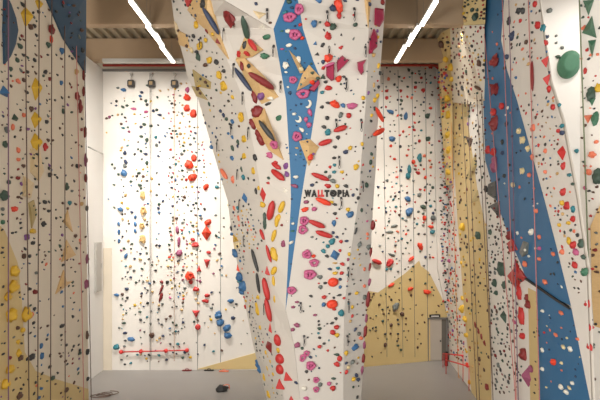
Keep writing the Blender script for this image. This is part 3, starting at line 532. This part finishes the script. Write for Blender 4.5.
# random infill: the many tiny holds that fill each wall
def inside(p, poly_):
    x, y = p; c = False
    for (x0, y0), (x1, y1) in zip(poly_, poly_[1:] + poly_[:1]):
        if (y0 > y) != (y1 > y) and x < (x1 - x0) * (y - y0) / (y1 - y0) + x0: c = not c
    return c
INF = []
def infill(z, pg, n, cols, lo, hi, lines=(), gap=2.6):
    xs = [p[0] for p in pg]; ys = [p[1] for p in pg]; k = t = 0
    while k < n and t < n * 60:
        t += 1
        x = random.uniform(min(xs), max(xs)); y = random.uniform(min(ys), max(ys))
        if lines and random.random() < .5: x = random.choice(lines) + random.uniform(-1.8, 1.8)
        if not inside((x, y), pg): continue
        if any(h[0] == z and abs(h[1] - x) < (h[3] if abs(h[5]) > 45 and abs(h[5]) < 135 else h[3]) * .5 + 2 and abs(h[2] - y) < max(h[4], h[3] * abs(math.sin(math.radians(h[5])))) * .5 + 1.6 for h in HOLDS): continue
        if any(h[0] == z and abs(h[1] - x) < gap and abs(h[2] - y) < gap for h in INF): continue
        s = random.uniform(lo, hi); INF.append([z, x, y, s, s * random.uniform(.75, 1.15), random.uniform(-40, 40), 'q', random.choice(cols)]); k += 1
DK = 'KKKKNEHHA'
infill('L', [(0, 0), (84, 0), (88, 400), (0, 400)], 330, DK + 'KKHHDDSEKUB', 1.5, 3.3, (3, 21, 35, 48, 61, 72, 79))
infill('B', [(106, 95), (186, 80), (232, 210), (250, 345), (250, 352), (120, 366), (108, 200)], 420, 'KNEEAHTBKKENAVLLY', 1.2, 2.9, (123, 127, 142, 146, 158, 172, 178, 183, 197))
infill('B', [(168, 85), (186, 80), (205, 150), (200, 300), (168, 300)], 110, 'YLLYPEORLVA', 1.2, 2.6)
infill('T', [(173, 0), (208, 0), (262, 200), (284, 398), (268, 398), (231, 225), (201, 105)], 110, 'KKHENNAYKB', 1.3, 2.8)
infill('T', [(250, 200), (272, 300), (284, 398), (268, 398), (240, 280), (233, 215)], 90, 'KKHEYYYNASRK', 1.4, 2.8)
infill('T', [(285, 0), (298, 0), (318, 80), (303, 180), (286, 300)], 34, 'NNTWGBN', 1.3, 2.4)
infill('T', [(300, 20), (368, 0), (360, 200), (343, 390), (302, 390), (290, 300), (318, 90)], 90, 'KKKENAHKRT', 1.3, 2.4)
infill('T', [(369, 20), (382, 20), (362, 390), (345, 390), (352, 250)], 60, 'KKEAHYNR', 1.4, 2.8)
infill('Q', [(382, 66), (447, 62), (447, 310), (415, 250), (380, 280), (374, 260)], 260, 'KKEEANHTSOORKA', 1.3, 3.0, (390, 396, 401, 407, 414, 419, 424, 431))
infill('Q', [(370, 296), (415, 255), (445, 310), (426, 318), (426, 345), (370, 360)], 70, 'HHKKHE', 1.3, 2.6)
infill('R', [(437, 62), (448, 62), (454, 200), (458, 250), (470, 370), (448, 350), (441, 250)], 330, 'RRRDSKKKEEHAYUOB', 1.4, 2.9, (), 1.7)
infill('R', [(464, 0), (485, 0), (484, 22), (464, 22)], 16, 'HKKEDR', 1.6, 3.2)
infill('R', [(441, 30), (484, 22), (485, 105), (445, 105)], 110, 'HHKKHDEYKLRD', 1.5, 3.2)
infill('R', [(467, 100), (485, 100), (487, 175), (478, 188)], 36, 'HHKKHDEKL', 1.5, 3.2)
infill('R', [(450, 0), (484, 5), (487, 170), (492, 395), (474, 390), (455, 200)], 190, 'HHKKHDEYKL', 1.5, 3.2, (455, 461, 466, 474, 480))
infill('R', [(486, 165), (520, 262), (530, 390), (493, 395), (487, 230)], 190, 'KKHEEADHK', 1.6, 3.4, (491, 497, 503, 509, 516))
infill('R', [(507, 5), (538, 0), (560, 120), (585, 270), (578, 300), (545, 190), (508, 60)], 130, 'KHSRREHKLB', 1.5, 3.0)
infill('R', [(486, 0), (503, 0), (545, 200), (570, 295), (525, 265), (490, 150)], 46, 'NKKWSN', 1.5, 3.0)
infill('R', [(541, 305), (572, 315), (588, 395), (545, 395)], 22, 'WNCSB', 1.4, 2.6)
infill('R', [(533, 300), (540, 300), (541, 395), (534, 395)], 12, 'KHEA', 1.6, 3.0)
infill('W', [(581, 0), (600, 0), (600, 330), (594, 390), (582, 150)], 46, 'KHRSEA', 1.5, 3.0)

# hang every quickdraw first so labels can count on fixed places
KEEP = 300
allh = HOLDS + INF
allh.sort(key=lambda h: -h[3] * h[4])
TOW = {'T': 290, 'L': 40, 'R': 500, 'W': 600, 'B': 180, 'Q': 410, 'Z': 568}
placed = []
for h in allh:
    z, x, y, w, hh, ang, s, c = h
    r = hit(z, x, y, TOW[z])
    if r is None: print('missed', h); continue
    p, n, text = r
    placed.append((h, p, n, text))
def hold_matrix(h, p, n):
    z, x, y, w, hh, ang, s, c = h
    sc = p.y / F; view = (CAM - p).normalized(); cs = max(.55, abs(view.dot(n)))
    u, v = frame(p, n, ang)
    k = 1.0 if s in 'bq' else 1.04
    if s in 'td': k = 1.15
    if w < 3.5 and s == 'q': k *= 1.03
    if z in 'LR': k *= .88
    W, Hh = w * sc * k, hh * sc * k
    if z in 'LR':      # foreshortened walls: widen along the wall
        ca = abs(math.cos(math.radians(ang))); W *= 1 + (.75 / cs - .75) * ca; Hh *= 1 + (.75 / cs - .75) * (1 - ca)
    D = min(W, Hh) * (1.0 if s != 'l' else .95)
    M = Matrix(((u.x * W, v.x * Hh, n.x * D), (u.y * W, v.y * Hh, n.y * D), (u.z * W, v.z * Hh, n.z * D)))
    return Matrix.Translation(p) @ M.to_4x4()
named, rest = placed[:KEEP], placed[KEEP:]
# ---- labels
def bare(h):
    a = h[3] * h[4]; return (('large ' if a > 85 else 'small ' if a < 22 else '') + CW[h[7]][0] + ' ' + SHAPES[h[6]][3]).strip()
def dirn(a, b):
    dx, dy = a[1] - b[1], a[2] - b[2]
    if abs(dx) > abs(dy): return 'left of' if dx < 0 else 'right of'
    return 'above' if dy < 0 else 'below'
LAND = [('the black and red lettering', 326, 193, 'T'), ('the kite-shaped plywood', 308, 77, 'T'), ('the crimson tooth-shaped volume', 361, 67, 'T'), ('the largest green triangle', 590, 28, 'W'), ('the large red star', 517, 275, 'R'), ('the grey faceted volume', 525, 249, 'R'), ('the upper wooden triangle', 67, 254, 'L'), ('the lower wooden triangle', 63, 282, 'L'), ('the larger pale volume', 36, 164, 'L')]
cand = []
for h, p, n, text in named:
    c = []
    near = sorted(((q[0][1] - h[1]) ** 2 + (q[0][2] - h[2]) ** 2, i) for i, q in enumerate(named) if q[0] is not h and q[0][0] == h[0])[:7]
    opts = [(d, 'a ' + (bare(named[i][0]).rsplit(' ', 1)[0]) + ' one', named[i][0]) for d, i in near if bare(named[i][0]) != bare(h)]
    opts += [((lx - h[1]) ** 2 + (ly - h[2]) ** 2 - 60, nm, [0, lx, ly]) for nm, lx, ly, lz in LAND if lz == h[0] and (lx - h[1]) ** 2 + (ly - h[2]) ** 2 < 700]
    opts.sort(key=lambda o: o[0])
    for d, nm, hb in opts[:6]: c.append(dirn(h, hb) + ' ' + nm.replace('a orange', 'an orange').replace('a angular', 'an angular'))
    cand.append(c)
def height(h): return 'high on ' if h[2] < 133 else 'low on ' if h[2] > 266 else 'on '
stems = [bare(h) + ' hold ' + height(h) + t for h, p, n, t in named]
labels = [None] * len(named); cnt = {}
for s, c in zip(stems, cand):
    for r in c: cnt[(s, r)] = cnt.get((s, r), 0) + 1
same = {}
for s in stems: same[s] = same.get(s, 0) + 1
for i, (s, c) in enumerate(zip(stems, cand)):
    u = [r for r in c if cnt[(s, r)] == 1]
    if u: labels[i] = s + ', ' + u[0]
ords = ['topmost', 'second', 'third', 'fourth', 'fifth', 'sixth', 'seventh', 'eighth', 'ninth', 'tenth']
for i, s in enumerate(stems):
    if labels[i] is None:
        grp = sorted([j for j in range(len(stems)) if stems[j] == s], key=lambda j: named[j][0][2])
        k = grp.index(i); labels[i] = (s + ', topmost such hold there') if k == 0 else s + ', %s such from the top' % ords[min(k, 9)]
labels = [l if len(l.split()) <= 16 else l[::-1].replace(' llams ', ' ', 1)[::-1] for l in labels]
zname = {'T': 'holds on the climbing tower', 'L': 'holds on the left wall', 'B': 'holds on the far left wall', 'Q': 'holds on the far right wall', 'R': 'holds on the right wall', 'Z': 'holds on the bright bay wall', 'W': 'holds on the white wall at the right edge'}
for i, ((h, p, n, text), lab) in enumerate(zip(named, labels)):
    o = bpy.data.objects.new('climbing_hold', unit(h[6], i % SHAPES[h[6]][1], h[7])); COL.objects.link(o)
    o.matrix_world = hold_matrix(h, p, n)
    tag(o, lab, 'climbing hold', zname[h[0]])
# the remaining hundreds of tiny ones as one object
vs, fs, mi = [], [], []; keys = list(CW); src = []
for k in range(5):
    bm = lump(k + 40, .6, 2, .55); src.append(([v.co.copy() for v in bm.verts], [[v.index for v in f.verts] for f in bm.faces])); bm.free()
for i, (h, p, n, text) in enumerate(rest):
    M = hold_matrix(h, p, n); sv, sf = src[i % 5]; b = len(vs)
    vs += [M @ v for v in sv]; fs += [[b + j for j in f] for f in sf]; mi += [keys.index(h[7])] * len(sf)
me = bpy.data.meshes.new('tiny_holds'); me.from_pydata([tuple(v) for v in vs], [], fs); me.update()
for k in keys: me.materials.append(HM[k])
me.polygons.foreach_set('material_index', mi); me.polygons.foreach_set('use_smooth', [True] * len(mi))
o = bpy.data.objects.new('tiny_holds', me); COL.objects.link(o)
tag(o, 'hundreds of tiny coloured holds scattered over all the climbing walls', 'climbing holds', kind='stuff')
print('holds', len(named), 'tiny', len(rest))

# ------------------------------------------------------------------ quickdraws
SL = mat('black_webbing', (36, 36, 38), .8, 0, 20, .1); KAR = mat('carabiner_alloy', (74, 74, 76), .4, 0, 5, .05, .5)
def draw_proto(h):
    t = empty('quickdraw')
    bm = bmesh.new(); add_box(bm, (-.017, -.035, -h + .10), (.017, -.02, -.10)); bm_obj('sling', bm, SL, t)
    for zc in (-.055, -h + .055):
        bm = bmesh.new(); pts = [Vector((.026 * math.cos(a) * (1.1 if math.sin(a) > 0 else .8), -.028, zc + .048 * math.sin(a))) for a in [2 * math.pi * k / 14 for k in range(15)]]
        add_tube(bm, pts, .007, 6); bm_obj('carabiner', bm, KAR, t, True)
    bm = bmesh.new(); add_box(bm, (-.03, -.02, -.035), (.03, .02, .035)); bmesh.ops.bevel(bm, geom=bm.edges[:], offset=.008, segments=1, affect='EDGES'); bm_obj('bolt_hanger', bm, KAR, t)
    return t
QD = [(224, 29, 12, "high on the tower's left face under a big dark red hold"), (267, 10, 13, 'on the white crown of the tower, highest there'), (274, 46, 9, "beside the blue stripe, right of the green holds"), (234, 64, 14, 'left of the navy rail on the long plywood'), (281, 82, 11, 'beside the blue stripe, right of the dark red rail'), (243, 93, 12, 'just left of the dark red lump under the long plywood'),
      (218, 140, 12, "near the tower's left edge at the orange-red holds of the far wall"), (232, 125, 10, 'between two chains of blue holds on the left face'), (249, 128, 12, 'right of the middle yellow holds on the left face'), (238, 170, 10, 'right of the salmon hold on the left face'), (240, 200, 12, 'left of the big blue hold on the left face'), (244.5, 236, 9, "low among black dots on the tower's left face"),
      (354, 9, 13, 'highest on the front face, above a dark green hold'), (327, 12, 11, 'high on the front face, above a red lump'), (328.5, 46, 9, 'between red lumps on the front face'), (346, 79, 13, 'between two crimson volumes on the front face'), (365, 47, 11, "on the tower's right edge beside a tall crimson volume"), (361, 120, 12, "near the tower's right edge below a pink hold"),
      (336, 120, 10, 'left of the red rail above a black hold'), (339, 157, 12, 'on the front face, above the lettering'), (341, 198, 11, 'on the front face, just below the lettering'), (362, 182, 10, "on the tower's right face level with the lettering"), (251, 306, 11, "low on the tower's left face"), (265, 304, 11, 'left of the lowest long red hold'), (300.5, 303, 10, 'low on the front face below a pink ring'), (348, 302, 11, 'low on the front face, right of the orange-red balls'),
      (348, 268, 12, 'right of the red dots near the right edge'), (304, 336, 10, 'low on the front face above a pink cluster'), (347, 336, 9, 'lowest on the right edge, above a blue hold'), (201, 38, 8, 'above a yellow hold on the left face')]
protos = {}
def tree(o, parent=None):
    c = o.copy(); COL.objects.link(c); c.parent = parent
    for ch in o.children:
        d = ch.copy(); COL.objects.link(d); d.parent = c
    return c
first = True
for x, y, L_, txt in QD:
    r = hit('T', x, y, 290); p, n, _ = r
    hgt = round(max(.3, L_ * p.y / F), 2)
    if hgt not in protos: protos[hgt] = o = draw_proto(hgt)
    else: o = tree(protos[hgt])
    d = Vector((n.x, n.y, 0)).normalized(); o.location = p + n * .02; o.rotation_euler = (0, 0, math.atan2(d.x, -d.y))
    tag(o, 'black quickdraw ' + txt, 'quickdraw', 'quickdraws hanging on the tower')

# ------------------------------------------------------------------ ropes
ROPE = {'d': mat('dark_rope', (104, 84, 74), .8, 0, 20, .15), 'p': mat('mauve_rope', (128, 96, 118), .8, 0, 20, .15), 'r': mat('pink_rope', (196, 128, 122), .8, 0, 20, .15), 'g': mat('green_rope', (116, 126, 98), .8, 0, 20, .15), 'o': mat('orange_rope', (204, 140, 80), .8, 0, 20, .12)}
def rope(pts, c, label, group, r=.015):
    o0 = pts[-1]; o = tubeo('climbing_rope', [p - o0 for p in pts], r, ROPE[c], None, 6); o.location = o0
    tag(o, label, 'rope', group)
nth = ['first', 'second', 'third', 'fourth', 'fifth', 'sixth', 'seventh', 'eighth', 'ninth']
for i, (xa, xb, c) in enumerate([(3, 3, 'p'), (20, 24, 'd'), (34.5, 33, 'd'), (47.5, 46, 'd'), (60.5, 61, 'd'), (71, 80, 'r'), (79, 88, 'd')]):
    a, b = L(xa, -20, .12), L(min(xb, 87.6), 398, .12)
    pts = [a.lerp(b, t / 6) for t in range(7)]; e = toz(b + (b - a) * .05, .1); pts.append(e)
    rope(pts, c, '%s rope hanging down the left wall, counted from the picture\'s left' % nth[i], 'ropes on the left wall', .014)
for i, (xa, xb, c) in enumerate([(450, 462, 'o'), (459, 480, 'd'), (466, 483, 'd'), (474, 497, 'd'), (481, 497, 'd'), (483.5, 520, 'r'), (506, 521, 'r'), (513, 523, 'p'), (533, 545, 'r')]):
    a = R(xa, -20, .14); b = R(xb, 392, .14)
    rope([a.lerp(b, t / 8) for t in range(9)] + [toz(b + (b - a) * .03, .1)], c, '%s rope hanging down the right wall, counted from the far end' % nth[i], 'ropes on the right wall', .013)
p = at(579, -10, 11.75); q = at(590.5, 320, 11.45); rope([p.lerp(q, t / 6) for t in range(7)] + [toz(q, .1)], 'g', 'grey-green rope along the edge of the white wall at right', 'ropes on the right wall', .018)
for i, (xa, y1, c) in enumerate([(131, 0, 'd'), (151, 0, 'd'), (174.2, 0, 'o')]):
    a = at(xa, 88, 22.02); b = Vector((a.x, 22.02, .5))
    if i: rope([a, b], c, ['', 'grey lanyard under the middle auto belay on the far left wall', 'orange lanyard under the right auto belay on the far left wall'][i], 'auto belay lanyards', .012)

# ------------------------------------------------------------------ auto belays
for i, xa in enumerate((131, 151.5, 174.5)):
    c = at(xa, 83.5, 22.05); t = empty('auto_belay', c)
    bm = bmesh.new(); add_box(bm, (-.16, -.1, -.18), (.16, .1, .16)); bmesh.ops.bevel(bm, geom=bm.edges[:], offset=.035, segments=2, affect='EDGES'); bm_obj('housing', bm, mat('charcoal_housing', (58, 55, 52), .5, 0, 4, .08), t)
    boxo('cover_plate', (-.075, -.12, -.09), (.075, -.1, .07), mat('tan_cover', (168, 140, 96), .5, 0, 4, .05), t)
    tubeo('hook', [(0, 0, .15), (0, 0, .3), (.05, 0, .38), (0, 0, .45), (-.05, 0, .38)], .025, LGREY, t)
    boxo('wall_bracket', (-.05, -.06, .44), (.05, .15, .5), LGREY, t)
    tag(t, '%s charcoal auto belay hung at the top of the far left wall' % ('leftmost', 'middle', 'rightmost')[i], 'auto belay', 'auto belays on the far left wall')

# ------------------------------------------------------------------ lamps
def lamp(X, y0, y1, label, z=14.3):
    t = empty('linear_light', (X, (y0 + y1) / 2, z)); l = (y1 - y0) / 2
    boxo('housing', (-.085, -l, .0), (.085, l, .09), LGREY, t)
    d = boxo('diffuser', (-.07, -l + .03, -.05), (.07, l - .03, .0), GLOW, t)
    for s in (-.7, .7): tubeo('suspension_wire', [(0, s * l, .09), (0, s * l, ZD - z)], .006, GREYM, t, 5)
    tag(t, label, 'ceiling light', 'linear ceiling lights')
def row(px0, py0, px1, py1, words, side):
    pass
for k, (ya, yb) in enumerate(((18.75, 20.6), (16.85, 18.7), (14.95, 16.8))):
    x_ = lambda Y: -5.47 - (Y - 14.9) / 5.7 * .23
    lamp(x_((ya + yb) / 2), ya, yb, 'glowing linear light left of the tower, %s in its row' % ('farthest', 'middle', 'nearest')[k])
for k, (ya, yb) in enumerate(((18.75, 20.6), (16.85, 18.7), (14.95, 16.8))):
    x_ = lambda Y: 4.47 - (Y - 14.9) / 5.7 * .22
    lamp(x_((ya + yb) / 2), ya, yb, 'glowing linear light right of the tower, %s in its row' % ('farthest', 'middle', 'nearest')[k])
def area(name, loc, rot, sx, sy, e, c=(1, .955, .9)):
    l = bpy.data.lights.new(name, 'AREA'); l.shape = 'RECTANGLE'; l.size = sx; l.size_y = sy; l.energy = e; l.color = c
    o = bpy.data.objects.new(name, l); COL.objects.link(o); o.location = loc; o.rotation_euler = [math.radians(v) for v in rot]; return o
# unseen lights added for brightness: behind the camera, over the bay, behind the beam
area('bay_fill', (9.6, 13.2, 14.6), (25, 0, 0), 2.4, .5, 120)  # added to brighten the bay wall
area('front_fill', (-9, -5, 6), (88, 0, -34), 7, 4, 2000)  # added frontal fill for the tower front and the right walls
for X, W_, e in ((-6.3, 5, 150), (4.6, 3.6, 105)):
    o = area('back_wall_fill', (X, 17.75, 14.45), (42, 0, 0), W_, .25, e); o.data.spread = math.radians(95)  # added wash over the back wall, no lamp hangs here
for X, W_, e in ((-6.3, 5, 190), (4.6, 3.6, 130)):
    o = area('back_wall_fill', (X, 17.8, 14.45), (22, 0, 0), W_, .25, e); o.data.spread = math.radians(60)  # narrower added wash for the lower back wall

# ------------------------------------------------------------------ small things
t = tubeo('sprinkler_pipe', [(-9.4, 21.95, 14.62), (8.5, 21.95, 14.62)], .06, REDP); tag(t, 'red sprinkler pipe running under the ceiling along the back wall', 'pipe')
t = empty('cable_tray', (0, 21.7, 15.1)); boxo('tray', (3.2, -.15, 0), (7.4, .15, .08), REDP, t)
for k in range(6): tubeo('tray_hanger', [(3.4 + k * .75, 0, .08), (3.4 + k * .75, 0, .43)], .012, GREYM, t, 5)
tag(t, 'red cable tray under the ceiling right of the tower', 'cable tray')
a = at(88.5, 147, 17.2); b = at(103, 154, 22.15); t = tubeo('stay_rod', [Vector((0, 0, 0)), b - a], .03, LGREY); t.location = a; tag(t, 'thin grey stay rod between left wall and far left corner', 'rod')
# wall cabinet on the side wall
c = at(97, 291, 21.7); t = empty('wall_cabinet', (-9.5, 21.75, c.z))
boxo('body', (0, -.5, 0), (.08, .1, 2.3), mat('pale_cabinet', (178, 174, 167), .5, 0, 3, .03), t); boxo('door', (.08, -.46, .05), (.095, .06, 2.25), mat('pale_cabinet', (178, 174, 167)), t)
boxo('handle', (.095, -.02, 1.1), (.11, .02, 1.3), GREYM, t)
tag(t, 'light grey wall cabinet on the narrow white wall at left', 'cabinet')
t = boxo('cable_tray', (at(103, 0, 20.8).x, 20.72, 14.34), (at(183, 0, 20.8).x, 20.92, 14.5), LGREY); tag(t, 'pale grey cable tray under the far beam left of the tower', 'cable tray')
# red rails
t = empty('barrier_rail', at(154, 351, 22.1))
xa, xb = at(121, 352, 22.1) - t.location, at(187, 350.3, 22.1) - t.location
tubeo('rail', [xa, xb], .03, REDB, t)
for f in (0, .3, .68, 1):
    bm = bmesh.new(); bmesh.ops.create_uvsphere(bm, u_segments=12, v_segments=8, radius=.1, matrix=Matrix.Translation(xa.lerp(xb, f))); bm_obj('knob', bm, REDB, t, True)
tag(t, 'thin red rail with four red knobs low on the far left wall', 'rail')
for i, (p0, p1, lab) in enumerate([((443, 353.5, 22.6), (463, 355.5, 20.6), 'upper red rail at the foot of the right wall beside the door'), ((446, 360, 21.6), (469, 366.5, 19.4), 'lower red rail at the foot of the right wall, nearer the camera')]):
    A_, B_ = at(*p0), at(*p1); t = empty('barrier_rail', Vector((A_.x, A_.y, 0)))
    tubeo('rail', [A_ - t.location, B_ - t.location], .032, REDB, t)
    for q in (A_, B_): tubeo('post', [Vector((q.x, q.y, 0)) - t.location, q - t.location], .016, REDB, t)
    tag(t, lab, 'rail')
# doorway
Yd = Yb(434) - .08
d0, d1 = at(427.5, 318, Yd), at(447, 360, Yd); DK_ = mat('dark_doorway', (96, 90, 82), .7, 0, 2, .05)
dr = empty('door_1', (d0.x, Yd, 0)); dr['kind'] = 'structure'; wdt = d1.x - d0.x; ht = d0.z
boxo('door_leaf', (0.05, -.02, .02), (wdt * .72, .03, ht - .06), mat('grey_door', (170, 160, 148), .6, 0, 2, .04), dr)
boxo('door_side_panel', (wdt * .72, -.02, .02), (wdt - .05, .03, ht - .06), DK_, dr)
bm = bmesh.new(); add_box(bm, (-.03, -.06, 0), (.05, .06, ht)); add_box(bm, (wdt - .05, -.06, 0), (wdt + .03, .06, ht)); add_box(bm, (-.03, -.06, ht - .06), (wdt + .03, .06, ht + .02)); bm_obj('door_frame', bm, GREYM, dr)
boxo('door_handle', (wdt * .62, -.08, 1.0), (wdt * .68, -.03, 1.08), DARK, dr)
t = empty('emergency_lamp', at(434.5, 316.2, Yd)); boxo('body', (-.28, -.08, -.05), (.28, .08, .09), DARK, t); boxo('lens', (-.2, -.1, -.02), (.2, -.08, .05), LGREY, t); tag(t, 'small dark emergency lamp above the doorway in the ochre wall', 'lamp')
c = at(446.3, 352, 22.9); t = empty('fire_extinguisher', (c.x, c.y, 0))
bm = bmesh.new(); add_tube(bm, [(0, 0, 0), (0, 0, .5), (0, 0, .58), (0, 0, .64)], [.09, .09, .07, .03], 14); bm_obj('cylinder', bm, mat('extinguisher_red', (150, 34, 32), .4, 0, 3, .05), t, True)
boxo('valve', (-.03, -.03, .63), (.09, .03, .7), DARK, t); tubeo('hose', [(.07, 0, .67), (.13, 0, .55), (.11, 0, .3)], .015, DARK, t)
tag(t, 'dark red fire extinguisher standing beside the doorway', 'fire extinguisher')
# floor things
def ground(px, py): Y = F * H / (py - HY); return Vector(((px - CX) / F * Y, Y, 0))
t = empty('rope_bag', ground(222, 391)); bm = lump(3, .4, 3, .6)
for v in bm.verts: v.co = Vector((v.co.x * .5, v.co.y * .34, max(0, v.co.z * .4 + .02)))
bm_obj('bag_body', bm, DARK, t, True); tubeo('strap', [(-.06, 0, .15), (.06, .03, .22), (.2, .05, .26), (.28, .1, .22), (.3, .1, .03)], .02, HM['S'], t)
tag(t, 'small dark bag with a reddish strap lying on the floor', 'bag')
g = ground(98, 397); pts = [Vector((.32 * math.cos(a) * (1 + .2 * math.sin(a * .37)) + .02 * a, .2 * math.sin(a) + .01 * a, .02 + .004 * a)) for a in [k * .35 for k in range(60)]]
t = tubeo('coiled_rope', pts, .018, ROPE['d'], None, 6); t.location = g; tag(t, "dark rope coiled on the floor at the left wall's end", 'rope')
for x, y, m, l in ((187, 370.6, HM['D'], 'dark red'), (224, 371.5, HM['S'], 'salmon'), (209, 370.6, DARK, 'black')):
    g = ground(x, y); t = boxo('floor_anchor', (-.24, -.1, 0), (.24, .06, .04), m); t.location = g
    bm = bmesh.new(); bm.from_mesh(t.data); bmesh.ops.bevel(bm, geom=bm.edges[:], offset=.02, segments=2, affect='EDGES'); add_tube(bm, [(-.08, 0, .03), (-.05, 0, .1), (.05, 0, .1), (.08, 0, .03)], .014, 6); bm.to_mesh(t.data); bm.free()
    tag(t, 'flat %s floor anchor at the foot of the far left wall' % l, 'floor anchor')

# ------------------------------------------------------------------ world, camera, view
w = bpy.data.worlds.new('World'); scn.world = w; w.use_nodes = True
w.node_tree.nodes['Background'].inputs[0].default_value = (1, .95, .89, 1); w.node_tree.nodes['Background'].inputs[1].default_value = 1.15
cam = bpy.data.cameras.new('Camera'); co = bpy.data.objects.new('Camera', cam); COL.objects.link(co)
co.location = CAM; co.rotation_euler = (math.pi / 2, 0, 0); cam.sensor_width = 36; cam.lens = F / 600 * 36; cam.shift_y = (HY - 200) / 600
cam.clip_end = 200; scn.camera = co
scn.view_settings.view_transform = 'Standard'; scn.view_settings.look = 'None'; scn.view_settings.exposure = 0.38; scn.view_settings.gamma = 1; scn.view_settings.use_curve_mapping = False
scn.cycles.max_bounces = 6; scn.cycles.use_denoising = True
